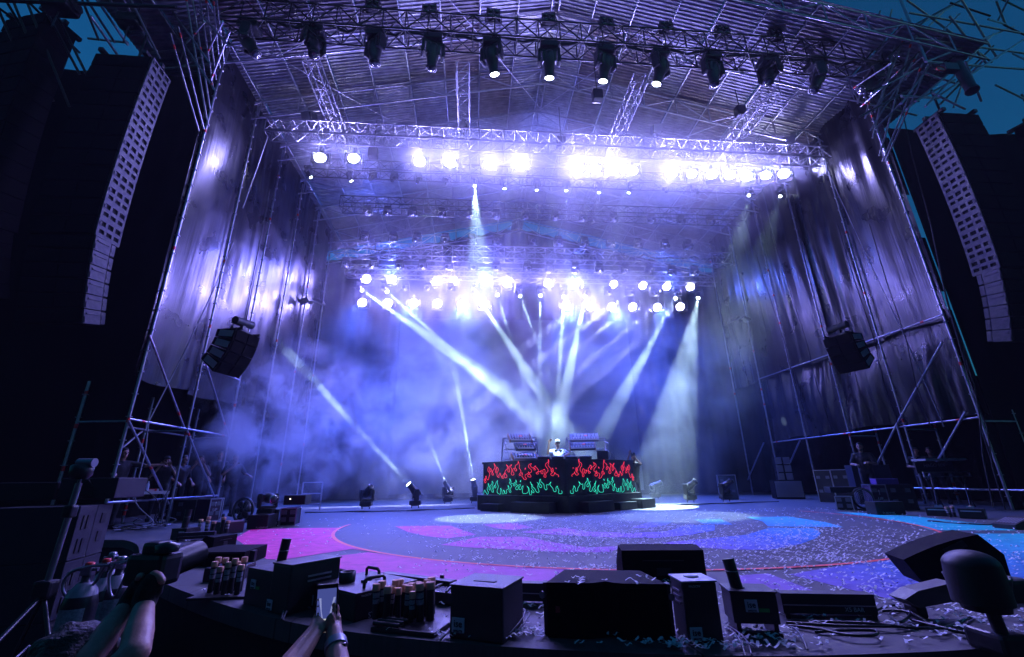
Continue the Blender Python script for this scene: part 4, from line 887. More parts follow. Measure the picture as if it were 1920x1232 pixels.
def person(label, foot, face, joints, shirt, trousers, skin=SKIN, hair=HAIR, cap=None, glasses=False, phones=False, sleeve=.55, beard=False, group=None, h=1.78, legs=True):
    """joints: world positions of l/r elbow and hand; face = yaw of the body (0 looks to -y)"""
    t = thing('person', label, 'person', foot, face, group)
    F = Vector(foot); c, s = math.cos(face), math.sin(face)
    def W(p): return Vector(p)            # local: +x is the figure's left seen from behind ... faces -y
    def loc(p): d = Vector(p) - F; return Vector((d.x * c + d.y * s, -d.x * s + d.y * c, d.z))
    k = h / 1.78
    hip, chest, neck, head = Vector((0, 0, .95 * k)), Vector((0, 0, 1.3 * k)), Vector((0, -.01, 1.5 * k)), Vector((0, -.03, 1.66 * k)) + Vector(joints.get('head', (0, 0, 0)))
    lean = Vector(joints.get('lean', (0, 0, 0))); chest += lean * .6; neck += lean; head += lean
    sh = {-1: neck + Vector((-.19, .01, -.07)) * k, 1: neck + Vector((.19, .01, -.07)) * k}
    body = [(neck - Vector((0, 0, .05)), head - Vector((0, 0, .02)), .055 * k, .055 * k)]; sh_s = [(hip, chest, .14 * k, .15 * k), (chest, neck - Vector((0, 0, .06)), .15 * k, .08 * k), (hip + Vector((-.07, 0, .05)), chest + Vector((-.08, 0, .04)), .1, .12), (hip + Vector((.07, 0, .05)), chest + Vector((.08, 0, .04)), .1, .12), (sh[-1] + Vector((.05, 0, 0)), sh[1] - Vector((.05, 0, 0)), .075 * k, .075 * k)]
    ex = [(head + Vector((0, .01, .02)), Vector((.076, .094, .105)) * k), (head + Vector((0, -.03, -.055)), Vector((.055, .06, .055)) * k), (head + Vector((0, -.096, -.01)), Vector((.013, .02, .022)) * k)]
    for sx in (-1, 1): ex.append((head + Vector((sx * .078, .015, -.005)), Vector((.012, .02, .03)) * k))
    for sx, nm in ((-1, 'r'), (1, 'l')):
        el, ha = loc(joints[nm][0]), loc(joints[nm][1]); fd = (ha - el).normalized()
        body += [(sh[sx], el, .05 * k, .042 * k), (el, ha, .042 * k, .028 * k)]
        up = fd.cross(Vector((1, 0, 0))); up = up.normalized() if up.length > .1 else Vector((0, -1, 0))
        body += hand_segs(ha, fd + Vector(joints.get(nm + 'd', (0, 0, 0))), up, fd.cross(up) * (-sx), 1.0 * k, .4, .0095)
        m_ = sh[sx].lerp(el, sleeve * 2 if sleeve < .5 else min(1, sleeve * 1.6)); sh_s.append((sh[sx], m_, .072 * k, .062 * k))
        if sleeve > .8: sh_s.append((el, ha.lerp(el, .08), .05 * k, .04 * k))
    blob('body', skin, t, body, .011, 2, ex)
    blob('shirt', shirt, t, sh_s, .016, 4)
    if legs:
        tr = [(hip + Vector((-.05, 0, .04)), hip + Vector((.05, 0, .04)), .135 * k, .135 * k)]
        for sx in (-1, 1): tr += [(hip + Vector((sx * .09, 0, 0)), Vector((sx * .11, -.02, .5 * k)), .095 * k, .065 * k), (Vector((sx * .11, -.02, .5 * k)), Vector((sx * .12, .02, .1 * k)), .065 * k, .045 * k)]
        blob('trousers', trousers, t, tr, .02, 4)
        for sx in (-1, 1): MB().bev((sx * .12, -.05, .045), (.1, .27, .09), .03).build('shoe', M_RUB, t)
    if cap:
        mb = ball(head + Vector((0, .015, .06)), Vector((.083, .1, .075)) * k, 10); mb.build('cap', cap, t); mb = MB(); mb.bev((head.x, head.y - .12, head.z + .055), (.13, .1, .015), .006); mb.build('cap_peak', M_BLKM, t)
    elif hair: blob('hair', hair, t, [], .014, 2, [(head + Vector((0, .025, .055)), Vector((.083, .1, .08)) * k), (head + Vector((0, .06, .0)), Vector((.078, .06, .09)) * k)])
    if glasses: mb = MB(); [mb.bev((head.x + sx * .033, head.y - .098, head.z + .012), (.058, .014, .04), .008) for sx in (-1, 1)]; mb.box((head.x, head.y - .1, head.z + .018), (.02, .01, .008)); mb.build('sunglasses', M_BLK, t)
    else:
        for sx in (-1, 1): ball(head + Vector((sx * .03, -.083, .012)), .011, 6).build('eye', mat('eye', (.05, .04, .03), .2), t)
    if phones:
        mb = MB(); mb.path([neck + Vector((.085 * math.cos(a), .07 * math.sin(a) - .01, -.02)) for a in np.linspace(-.5, PI + .5, 14)], .015, 6); mb.build('headphone_band', M_BLK, t)
        for sx in (-1, 1): MB().tube(neck + Vector((sx * .06, -.07, -.03)), neck + Vector((sx * .085, -.1, -.06)), .035, 10).build('ear_cup', M_BLK, t)
    if beard: blob('beard', hair or HAIR, t, [], .012, 2, [(head + Vector((0, -.055, -.085)), Vector((.05, .04, .035)))])
    return t
M_CAP = mat('white cap', (.6, .6, .6), .7)
person('DJ in a lavender-blue shirt, cap and sunglasses behind the booth, one hand raised', (2.58, 13.85, .24), 0.0,
       {'r': ((2.24, 13.62, 1.60), (2.27, 13.52, 1.90)), 'rd': (.5, 0, .2), 'l': ((2.88, 13.66, 1.58), (2.66, 13.42, 1.50))}, mat('lavender cotton shirt', (.3, .32, .62), .8, bump=(16, .3)), CLOTH_D, SKIN, HAIR, M_CAP, True, True, .5)
person('photographer crouching behind the right end of the booth with a camera raised', (5.36, 15.05, -.05), .15,
       {'r': ((5.12, 14.95, 1.35), (5.2, 14.86, 1.62)), 'l': ((5.58, 14.95, 1.3), (5.36, 14.84, 1.5)), 'lean': (.02, -.02, 0)}, CLOTH_K, CLOTH_D, SKIN2, sleeve=.5, h=1.66)
t = thing('camera', 'dark camera held up by the photographer behind the booth', 'camera', (5.27, 14.78, 1.6)); MB().bev((0, 0, 0), (.13, .08, .1), .015).build('body', M_CASE, t); MB().tube((0, -.04, 0), (0, -.16, .01), .04, 12).build('lens', M_CASE, t)
# crew at the left, behind the scaffold
def crew(u, v, y, label, face, shirt=CLOTH_K, arms='phone', zf=0.0, h=1.78, **kw):
    hd = P(u, v, y); x = hd.x
    h = hd.z / 1.66 * 1.78; F = Vector((x, y, 0)); c, s = math.cos(face), math.sin(face)
    def R_(p): p = Vector(p); return F + Vector((p.x * c - p.y * s, p.x * s + p.y * c, p.z * h / 1.78))
    J = {'phone': {'r': (R_((-.28, -.15, 1.2)), R_((-.1, -.22, 1.52))), 'l': (R_((.28, -.15, 1.2)), R_((.1, -.22, 1.52)))},
         'down': {'r': (R_((-.27, 0, 1.13)), R_((-.2, -.22, 1.0))), 'l': (R_((.27, 0, 1.13)), R_((.2, -.22, 1.0)))},
         'work': {'r': (R_((-.28, -.1, 1.17)), R_((-.12, -.4, 1.15))), 'l': (R_((.28, -.1, 1.17)), R_((.15, -.4, 1.2)))},
         'reach': {'r': (R_((-.35, -.2, 1.25)), R_((-.35, -.48, 1.2))), 'l': (R_((.4, -.15, 1.38)), R_((.62, -.3, 1.4)))},
         'chin': {'r': (R_((-.3, -.1, 1.2)), R_((-.06, -.2, 1.45))), 'l': (R_((.3, -.1, 1.2)), R_((.32, -.35, 1.15)))}}[arms]
    return person(label, F, face, J, shirt, CLOTH_D, kw.pop('skin', SKIN2), group=None, h=h, **kw)
# ------------------------------------------------------------------ crew
WHITE_S = mat('white striped shirt', (.5, .5, .55), .8)
crew(313, 864, 12.9, 'crew member in a cap and black shirt filming with a phone, left under the scaffold', .55, arms='phone', cap=CLOTH_K)
crew(345, 862, 13.5, 'dark-haired crew member in black standing sideways at the left, next to the filming one', 1.2, arms='down')
crew(377, 862, 14.0, 'crew member in black with both hands raised to the face, left, half in smoke', .5, arms='phone')
crew(413, 854, 14.6, 'tall crew member in black standing in the smoke at left', .6, arms='down')
crew(442, 860, 14.0, 'crew member in black with a bent bare arm at the edge of the smoke', .8, arms='chin')
crew(232, 850, 10.9, 'crew member in black reaching over the table at far left with bare arms', 1.1, arms='reach')
crew(203, 850, 11.2, 'crew member with long dark hair half hidden by the left front column', .9, arms='work')
crew(1612, 838, 12.4, 'bearded crew member in a black shirt with white shoulder stripes at the right consoles', -.9, arms='work', beard=True)
crew(1716, 846, 12.9, 'crew member in dark clothes bending over the right keyboards, left of two', -.7, arms='work')
crew(1742, 846, 12.6, 'crew member in dark clothes bending over the right keyboards, right of two', -.9, arms='work')
# stripes and a pass on the bearded man
# ------------------------------------------------------------------ gear helpers
def text(body, size, m, mt, parent, name='lettering', ext=.0008, bold=0.0):
    c = bpy.data.curves.new('txt', 'FONT'); c.body = body; c.size = size; c.extrude = ext; c.align_x = 'CENTER'; c.align_y = 'CENTER'; c.offset = bold; c.resolution_u = 3
    o = bpy.data.objects.new('txt', c); COL.objects.link(o); dg = bpy.context.evaluated_depsgraph_get(); me = bpy.data.meshes.new_from_object(o.evaluated_get(dg)); bpy.data.objects.remove(o)
    me.materials.clear(); me.materials.append(mt); return link(name, me, parent, m)
FRONT = Matrix.Rotation(PI / 2, 4, 'X')          # lettering that faces -y
M_PLATE = mat('pale sticker', (.5, .53, .6), .5); M_INK = mat('black ink', (.01, .01, .012), .6); M_WTXT = mat('white print', (.6, .6, .65), .5)
M_ROAD = mat('black box laminate', (.012, .012, .014), .42, noise=(9, .1, (.02, .02, .022)), bump=(150, .15)); M_ALUE = mat('aluminium edging', (.55, .55, .6), .32, .9)
def plate(parent, x, z, w_, y=-.006):
    p_ = MB(); p_.bev((0, 0, 0), (w_, .006, w_ * .92), .003); o = p_.build('sticker', M_PLATE, parent, T(x, y, z)); o['label'] = 'pale square sticker reading ise EFFECTS'
    text('ise', w_ * .62, T(0, -.0042, w_ * .08) @ FRONT, M_INK, o, bold=w_ * .008); text('EFFECTS', w_ * .19, T(0, -.0042, -w_ * .36) @ FRONT, M_INK, o, bold=w_ * .004)
    return o
def stand(uL, vL, uR, vR, vtop, z=0.0):
    """frame of a box standing on the deck: front-left corner, width, height"""
    a, b = G(uL, vL, z), G(uR, vR, z); x = (b - a); w_ = x.length; x.normalize(); y = Vector((-x.y, x.x, 0))
    h = P(uL, vtop, a.y).z - z
    return basis(a, x, y, Vector((0, 0, 1))), w_, h
def boxbody(t, w_, d_, h, mt=None, r=.008, name='body'): return MB().bev((w_ / 2, d_ / 2, h / 2), (w_, d_, h), r).build(name, mt or M_ROAD, t)
def flight_case(uL, vL, uR, vR, vtop, d_, label, up=None, z=0.0, mt=None, edge=None):
    m, w_, h = stand(uL, vL, uR, vR, vtop, z); t = thing('flight_case', label, 'flight case', m=m); boxbody(t, w_, d_, h, mt)
    e = .022; em = edge or M_ALUE
    for x in (0, w_):
        for y in (0, d_): MB().box((x, y, h / 2), (e, e, h + e)).build('corner_edge', em, t)
    for z_ in (0, h):
        for y in (0, d_): MB().box((w_ / 2, y, z_), (w_ - e, e, e)).build('edge_strip', em, t)
        for x in (0, w_): MB().box((x, d_ / 2, z_), (e, d_ - e, e)).build('edge_strip', em, t)
    lm = MB().bev((0, 0, 0), (.11, .012, .09), .004).mesh('latch', mat('latch steel', (.2, .21, .24), .4, .7))
    for x in (.22, .78):
        for z_ in (.35, .78): link('latch', lm, t, T(w_ * x, -.004, h * z_))
    return t, w_, h
# ------------------------------------------------------------------ left wing
t, w_, h = flight_case(317, 978, 386, 977, 937, .55, 'long black flight case standing at the left with latches along its front')
t, w_, h = flight_case(388, 978, 409, 976, 936, .5, 'narrow purple-black flight case end marked with an arrow and UP, left wing', mt=mat('purple case end', (.05, .02, .05), .5))
text('UP', .1, T(w_ / 2, -.004, h * .5) @ FRONT, M_WTXT, t); MB().box((w_ / 2, -.004, h * .74), (.012, .006, .08)).build('arrow_shaft', M_WTXT, t); MB().prism([(-.03, 0), (.03, 0), (0, .04)], .006, T(w_ / 2, -.001, h * .8) @ FRONT).build('arrow_tip', M_WTXT, t)
# floor fan, round
m, w_, h = stand(428, 980, 462, 980, 934)
t = thing('floor_fan', 'round black floor fan in the smoke beside the left flight cases', 'fan', m=m)
rad = h / 2 * .96; MB().box((w_ / 2, .12, .02), (w_, .3, .04)).build('foot', M_BLK, t)
ring = MB(); ring.path([(w_ / 2 + rad * math.cos(a), .12, h / 2 + rad * math.sin(a)) for a in np.linspace(0, 2 * PI, 33)], .03, 8); ring.build('rim', M_BLK, t)
for k in range(6): MB().path([(w_ / 2 + r_ * math.cos(k * PI / 3 + r_ * .8), .12 + .03 * (r_ > .1), h / 2 + r_ * math.sin(k * PI / 3 + r_ * .8)) for r_ in np.linspace(.04, rad * .9, 6)], [.03, .05, .07, .08, .07, .03], 6).build('blade', M_BLKM, t)
gr = MB(); [gr.path([(w_ / 2 + rr_ * math.cos(a), .06, h / 2 + rr_ * math.sin(a)) for a in np.linspace(0, 2 * PI, 25)], .005, 4) for rr_ in np.linspace(.06, rad * .95, 6)]; gr.build('guard', M_GALV, t); MB().lathe([(.05, 0), (.05, .1), (0, .11)], 12, T(w_ / 2, .16, h / 2) @ Matrix.Rotation(PI / 2, 4, 'X')).build('hub', M_BLK, t)
# silver mirror lamp head standing
moving_head(P(497, 975, 10.6) * 1.0 + Vector((0, 0, .1)), P(497, 975, 10.6) + Vector((.6, -.6, .35)), 'silver-rimmed lamp head tilted on a low black box at left', None, None, .75, floor_=True, rim=True, name='tilted_lamp')
def plain_box(name, label, cat, uL, vL, uR, vR, vtop, d_, mt=None, z=0.0, r=.012):
    m, w_, h = stand(uL, vL, uR, vR, vtop, z); t = thing(name, label, cat, m=m); boxbody(t, w_, d_, h, mt, r); return t, w_, h
t, w_, h = plain_box('effect_box', 'black effect box with white print at its base, left by the pink paint', 'effect machine', 461, 993, 500, 992, 966, .45)
text('FLASHPAR', .05, T(w_ * .75, -.003, h * .1) @ FRONT, M_WTXT, t); MB().tube((w_ * .5, .2, h), (w_ * .5, .2, h + .015), .09, 12).build('nozzle_ring', M_BLK, t)
t, w_, h = plain_box('effect_box', 'low black case with purple sides beside the pink paint, left', 'case', 420, 1002, 456, 998, 980, .5, mat('purple box side', (.03, .012, .03), .45))
MB().box((w_ / 2, .02, h + .012), (w_ * .8, .04, .02)).build('handle', M_GALV, t)
t, w_, h = flight_case(523, 986, 552, 985, 954, .42, 'small flight case with violet edging at the back left of the deck', edge=mat('violet edging', (.4, .28, .42), .4, .6))
t, w_, h = plain_box('amplifier', 'black amplifier box with a small bright lamp standing on the violet-edged case', 'amplifier', 525, 986, 566, 985, 942, .4, z=.0)
t.location.z += .42; t.scale.z = .42
MB().lathe([(0, 0), (.02, 0), (0, .01)], 8, T(w_ * .3, -.006, h * .6) @ FRONT).build('pilot_lamp', mat('pilot lamp', (1, .9, .7), .3, emit=(1, .85, .6), es=4), t)
t = thing('fog_tube', 'short black upright tube with a white label beside the violet-edged case', 'effect machine', G(512, 988)); MB().tube((0, .1, 0), (0, .1, .34), .05, 12).build('barrel', M_BLK, t); MB().bev((0, .1, .06), (.16, .16, .12), .01).build('base', M_ROAD, t); MB().box((0, .015, .07), (.1, .004, .05)).build('label_plate', M_PLATE, t)
# crew table at far left with bits and pieces
ta, tb = P(190, 924, 10.55), P(318, 922, 11.6)
t = thing('crew_table', 'narrow table with a pale edge under the left scaffold', 'table'); z_ = ta.z
MB().add([(ta.x, ta.y, z_), (tb.x, tb.y, z_), (tb.x - .45, tb.y + .3, z_), (ta.x - .45, ta.y + .3, z_), (ta.x, ta.y, z_ - .06), (tb.x, tb.y, z_ - .06), (tb.x - .45, tb.y + .3, z_ - .06), (ta.x - .45, ta.y + .3, z_ - .06)], [(0, 1, 2, 3), (4, 7, 6, 5), (0, 4, 5, 1), (1, 5, 6, 2), (2, 6, 7, 3), (3, 7, 4, 0)]).build('table_top', mat('pale table edge', (.4, .4, .45), .5), t)
for q in (ta, tb): MB().tube((q.x - .1, q.y + .1, 0), (q.x - .1, q.y + .1, z_ - .06), .02, 6).build('leg', M_GALV, t)
for i, (u, lab, col, sz) in enumerate(((210, 'white box on the crew table at left', (.5, .5, .52), (.16, .12, .14)), (222, 'red carton on the crew table at left', (.6, .03, .04), (.2, .12, .06)), (238, 'pale flat device on the crew table at left', (.4, .42, .48), (.26, .16, .06)), (288, 'red folder on the crew table', (.5, .03, .03), (.24, .14, .05)), (300, 'small silver tripod on the crew table', (.5, .5, .55), (.12, .06, .05)))):
    f_ = (u - 190) / 128.0; p_ = ta.lerp(tb, f_) + Vector((-.2, .12, 0)); t = thing('table_item', lab, 'box', (p_.x, p_.y, z_), .8); MB().bev((0, 0, sz[2] / 2 + .002), sz, .008).build('body', mat('item %d' % i, col, .5), t); MB().box((0, -sz[1] / 2 - .002, sz[2] / 2), (sz[0] * .6, .003, sz[2] * .4)).build('label_plate', M_PLATE, t)
for i, u in enumerate((272, 279)):
    p_ = ta.lerp(tb, (u - 190) / 128.0) + Vector((-.15, .1, 0)); o = MB().lathe([(.03, 0), (.032, .1), (.03, .15), (.012, .19), (.012, .215), (.0, .22)], 10).build('water_bottle', mat('clear bottle', (.5, .55, .65), .15, 0, .9), None, T(p_.x, p_.y, z_)); tag(o, '%s clear water bottle on the crew table' % ('left', 'right')[i], 'bottle')
# tangle of cables under the table
rr_ = random.Random(5)
for i in range(7):
    p_ = P(240 + 12 * i, 960, 10.4 + .05 * i); pts = [Vector((p_.x + rr_.uniform(-.5, .5) * math.sin(k), p_.y + rr_.uniform(-.3, .3), max(.02, (.9 if k == 0 else .5 if k == 1 else .04) * (1 if i % 2 else .2) + rr_.uniform(0, .08)))) for k in range(9)]
    pts = [Vector(q) for q in pts]; sm = []
    for k in range(len(pts) - 1):
        for j in range(4): sm.append(pts[k].lerp(pts[k + 1], j / 4))
    for _ in range(3): sm = [sm[0]] + [(sm[k - 1] + sm[k] + sm[k + 1]) / 3 for k in range(1, len(sm) - 1)] + [sm[-1]]
    cable(sm, .009, '%s of the tangled cables under the crew table at left' % ordl(i, 7), 'cable', M_ROPE if i % 3 == 0 else M_RUB)
# ------------------------------------------------------------------ right wing
flight_case(1352, 937, 1386, 937, 891, .4, 'tall pale-edged flight case standing at the far right back of the deck', mt=mat('teal-grey panel', (.03, .05, .06), .5))
t, w_, h = plain_box('subwoofer', 'big subwoofer with a grey front cloth on a low dolly at right', 'loudspeaker', 1457, 936, 1511, 936, 901, .9, M_SPKB)
MB().bev((w_ / 2, -.012, h / 2 + .02), (w_ * .95, .02, h * .86), .01).build('front_cloth', mat('grey speaker cloth', (.22, .21, .24), .8, bump=(100, .3)), t)
sm_, sw, shh = m, w_, h
mm = t.matrix_world.copy() if False else None
m, w2, h2 = stand(1457, 936, 1511, 936, 901)
for r_ in range(3):
    for c_ in range(2):
        tt = thing('speaker_cabinet', '%s %s small speaker of the grey pair of stacks on the right subwoofer' % (('bottom', 'middle', 'top')[r_], ('left', 'right')[c_]), 'loudspeaker', m=m @ T(w2 * (.2 + .3 * c_), .12, h2 + .004 + r_ * .29))
        MB().bev((w2 * .13, .2, .14), (w2 * .26, .42, .27), .01).build('body', M_SPKB, tt); MB().bev((w2 * .13, -.018, .14), (w2 * .24, .02, .25), .006).build('grille', mat('grey speaker cloth', (.22, .21, .24), .8), tt)
flight_case(1538, 942, 1570, 943, 882, .5, 'tall flight case with silver edging at right, left of the pair')
flight_case(1571, 943, 1604, 944, 881, .5, 'tall flight case with silver edging at right, right of the pair')
t, w_, h = flight_case(1571, 957, 1602, 958, 931, .4, 'low silver-edged flight case standing in front of the tall pair at right')
t, w_, h = plain_box('amplifier', 'black box with two small green lamps on the low silver-edged case', 'amplifier', 1566, 957, 1618, 957, 918, .4); t.location.z += .42; t.scale.z = .28
t, w_, h = plain_box('console_desk', 'broad black console desk with a dark blue back panel at right', 'console', 1614, 946, 1688, 946, 872, .5, mat('dark blue panel', (.02, .025, .04), .45)); MB().box((w_ * .5, .1, h + .06), (w_ * .5, .03, .02)).build('lit_screen_edge', mat('cyan screen glow', (.1, .4, .6), .4, emit=(.1, .5, .9), es=1.2), t)
t, w_, h = plain_box('purple_box', 'violet box standing on the UP flight case at right', 'box', 1657, 956, 1700, 956, 893, .3, mat('violet box', (.12, .05, .25), .5))
t.location.z += .52; t.scale.z = .28
t, w_, h = flight_case(1643, 957, 1672, 957, 909, .4, 'dark red flight case end marked with an arrow and UP at right', mt=mat('purple case end', (.05, .02, .05), .5))
text('UP', .1, T(w_ / 2, -.004, h * .45) @ FRONT, M_WTXT, t); MB().box((w_ / 2, -.004, h * .68), (.012, .006, .08)).build('arrow_shaft', M_WTXT, t); MB().prism([(-.03, 0), (.03, 0), (0, .04)], .006, T(w_ / 2, -.001, h * .74) @ FRONT).build('arrow_tip', M_WTXT, t)
flight_case(1674, 957, 1724, 957, 909, .5, 'long black latched flight case next to the UP case at right', edge=M_BLK)
t, w_, h = plain_box('effect_box', 'low black effect box with white print in front of the right UP case', 'effect machine', 1646, 966, 1700, 965, 941, .3); text('FLASHPAR', .06, T(w_ * .4, -.003, h * .15) @ FRONT, M_WTXT, t)
m, w_, h = stand(1617, 958, 1640, 958, 912); t = thing('floor_fan', 'dark round fan between the right flight cases', 'fan', m=m); rad = h / 2 * .8
ring = MB(); ring.path([(w_ / 2 + rad * math.cos(a), .12, h / 2 + rad * math.sin(a)) for a in np.linspace(0, 2 * PI, 25)], .03, 8); ring.build('rim', M_BLK, t); MB().box((w_ / 2, .12, .02), (w_, .3, .04)).build('foot', M_BLK, t)
gr = MB(); [gr.path([(w_ / 2 + q * math.cos(a), .06, h / 2 + q * math.sin(a)) for a in np.linspace(0, 2 * PI, 21)], .006, 4) for q in np.linspace(.06, rad * .95, 5)]; gr.build('guard', M_GALV, t)
# keyboard stack of a musician at right
t = thing('keyboard_stand', 'tiered keyboard stand with a wide silver-edged keyboard at far right', 'rack'); y_ = 11.2
a, b = P(1735, 861, y_), P(1812, 859, y_); MB().box((a + b) / 2 + Vector((0, .2, -.02)), (b.x - a.x, .4, .05)).build('upper_keyboard', mat('silver keyboard edge', (.45, .45, .5), .4, .5), t)
c = (P(1740, 866, y_) + P(1806, 886, y_)) / 2; MB().box(c + Vector((0, .3, 0)), (b.x - a.x - .08, .04, .3)).build('back_panel', M_SYND, t); text('HAGO SOE', .13, T(c + Vector((0, .27, .05))) @ FRONT, M_WTXT, t)
a2, b2 = P(1732, 888, y_), P(1818, 890, y_); 
for dz in (.05, -.06): MB().box((a2 + b2) / 2 + Vector((0, 0, dz)), (b2.x - a2.x, .04, .03)).build('rail', M_ALU, t)
for x in (a2.x, b2.x): MB().box((x, y_, (a2.z + b2.z) / 2), (.04, .04, .14)).build('rail_end', M_ALU, t)
for x in (a2.x + .2, b2.x - .2):
    for s in (-1, 1): MB().tube((x + s * .3, y_ + .2 * s, 0), (x - s * .1, y_ + .1, a2.z), .018, 6).build('leg', M_BLK, t)
# clutter at the right edge of the deck: pyro trays and a wedge with a slotted top
for i, (u0, u1, v, vt) in enumerate(((1738, 1790, 967, 951), (1800, 1850, 972, 953))):
    t, w_, h = plain_box('pyro_tray', '%s of two low black trays at the right edge of the deck' % ('left', 'right')[i], 'tray', u0, v, u1, v + 2, vt, .3); MB().box((w_ / 2, -.004, h * .75), (w_ * .8, .006, .02)).build('edge_strip', M_ALUE, t); MB().box((w_ / 2, .1, h + .02), (w_ * .3, .02, .04)).build('handle', M_GALV, t)
M_CORK = mat('cork cap', (.8, .45, .3), .8, noise=(40, .1, (.68, .36, .22))); M_TUBE = mat('black card tube', (.012, .012, .013), .5); M_TLAB = mat('printed white label', (.42, .42, .46), .6, noise=(60, .1, (.2, .2, .22)))
def cork_tube(parent, p, h, r=.024, ln=0.0, label=True, tilt=(0, 0)):
    q = Matrix.Rotation(tilt[0], 4, 'X') @ Matrix.Rotation(tilt[1], 4, 'Y')
    o = MB().tube((0, 0, 0), (0, 0, h), r, 12).build('tube', M_TUBE, parent, T(*p) @ q)
    MB().lathe([(r * 1.12, 0), (r * 1.22, .01), (r * 1.22, .036), (r * 1.1, .042)], 12, T(0, 0, h - .006)).build('cap', M_CORK, o)
    if label:
        for z0, z1 in ((h * .72, h * .9), (h * .52, h * .68)): MB().lathe([(r * 1.02, z0), (r * 1.02, z1)], 12).build('paper_label', M_TLAB, o)
    return o
t = thing('pyro_tube_set', 'cluster of cork-capped tubes on the black tray at the right edge', 'pyrotechnics', G(1806, 970))
for k in range(6): cork_tube(t, (random.uniform(-.2, .2), random.uniform(-.1, .15), 0), random.uniform(.12, .2), .03, tilt=(random.uniform(-.2, .2), random.uniform(-.2, .2)))
m, w_, h = stand(1862, 990, 1906, 994, 968); t = thing('slotted_wedge', 'small wedge box with pale slots on its sloping top at the right edge', 'effect machine', m=m @ Matrix.Rotation(-.0, 4, 'Z'))
MB().add([(0, 0, 0), (w_, 0, 0), (w_, .35, 0), (0, .35, 0), (0, 0, h * .4), (w_, 0, h * .4), (w_, .35, h), (0, .35, h)], [(0, 1, 5, 4), (1, 2, 6, 5), (2, 3, 7, 6), (3, 0, 4, 7), (4, 5, 6, 7), (0, 3, 2, 1)]).build('body', M_ROAD, t)
sl = math.atan2(h * .6, .35)
for k in range(7): MB().box((0, 0, 0), (w_ * .06, .22, .006)).build('slot', M_GALV, t, T(w_ * (.12 + .127 * k), .17, h * .7 + .004) @ Matrix.Rotation(sl, 4, 'X'))
# cables lying on the deck
def floor_cable(pts, r, label, z=.012):
    q = [G(*p) for p in pts]; q = [Vector((p.x, p.y, z)) for p in q]; s = cat_rom([(p.x, p.y) for p in q], 5); return cable([Vector((p.x, p.y, z + .006 * math.sin(i))) for i, p in enumerate(s)], r, label)
floor_cable([(572, 962), (620, 961), (690, 959.5), (740, 959), (790, 957), (850, 955), (890, 953)], .02, 'black cable run along the deck between the left floor heads and the booth')
floor_cable([(1212, 949), (1255, 947), (1300, 946.5), (1340, 945), (1400, 943), (1460, 941)], .02, 'black cable run along the deck between the right floor heads and the booth')
floor_cable([(1740, 978), (1790, 982), (1840, 985), (1880, 984)], .015, 'black cables lying along the cyan paint at right')
# metal barrier at the far left back
t = thing('steel_frame', 'faint grey steel frame standing at the back left of the deck', 'frame'); y_ = 16.0
a, b = P(563, 950, y_), P(600, 950, y_); top = P(563, 905, y_).z
for x in (a.x, b.x): MB().tube((x, y_, 0), (x, y_, top), .025, 6).build('post', M_GALV, t)
for z_ in (top, top * .6, .2): MB().tube((a.x, y_, z_), (b.x, y_, z_), .02, 6).build('rail', M_GALV, t)
# ------------------------------------------------------------------ gear along the front edge of the deck
# big line source cabinet lying on the deck
m, w_, h = stand(1028, 1196, 1262, 1203, 1092); t = thing('line_source_cabinet', 'wide black speaker cabinet strewn with paper strips at centre front, its face bowed inwards', 'loudspeaker', m=m)
CABTOP = h; d_ = .4; n_ = 14; prof = [(w_ * k / n_, .0 + (.05 if .44 < k / n_ < .56 else .05 * math.exp(-((k / n_ - .5) / .07) ** 2))) for k in range(n_ + 1)]
MB().prism(prof + [(w_ * .86, d_), (w_ * .14, d_)], h).build('body', M_SPKB, t)
MB().bev((w_ * .21, -.006, h * .48), (w_ * .4, .012, h * .88), .006).build('grille', M_SPK, t); MB().bev((w_ * .79, -.006, h * .48), (w_ * .4, .012, h * .88), .006).build('grille', M_SPK, t)
for s in (-.012, w_ + .012):
    MB().box((s, .06, h * .5), (.024, .06, h * .96)).build('rigging_bar', M_BLK, t)
    MB().tube((s, .06, h * .75), (s * 1.02 if s > 0 else s - .02, .02, h * .75), .02, 8).build('rigging_pin', M_GALV, t)
MB().box((w_ * .09, -.014, h * .52), (.028, .004, .032)).build('badge', mat('small red badge', (.3, .03, .03), .4), t)
# flame box with sticker
def top_plate(t, w_, d_, h, mt=None): return MB().bev((w_ / 2, d_ / 2, h + .004), (w_ + .012, d_ + .012, .01), .003).build('lid', mt or M_ROAD, t)
t, w_, h = plain_box('effect_box', 'black cube-like effect box with a slot in its lid and a pale sticker, centre front', 'effect machine', 842, 1197, 943, 1210, 1098, .34); top_plate(t, w_, .34, h); MB().bev((w_ * .5, .13, h + .011), (w_ * .42, .035, .005), .002).build('lid_slot', M_INK, t); plate(t, .062, .075, .085)
t, w_, h = plain_box('stage_flame', 'large black flame machine with two handles and a round nozzle on its lid', 'effect machine', 578, 1140, 663, 1168, 1094, .52); top_plate(t, w_, .52, h); plate(t, .03, .06, .075)
MB().lathe([(.06, 0), (.062, .07), (.05, .07), (.048, .02), (.0, .02)], 18, T(w_ * .35, .17, h + .008)).build('nozzle', M_BLK, t)
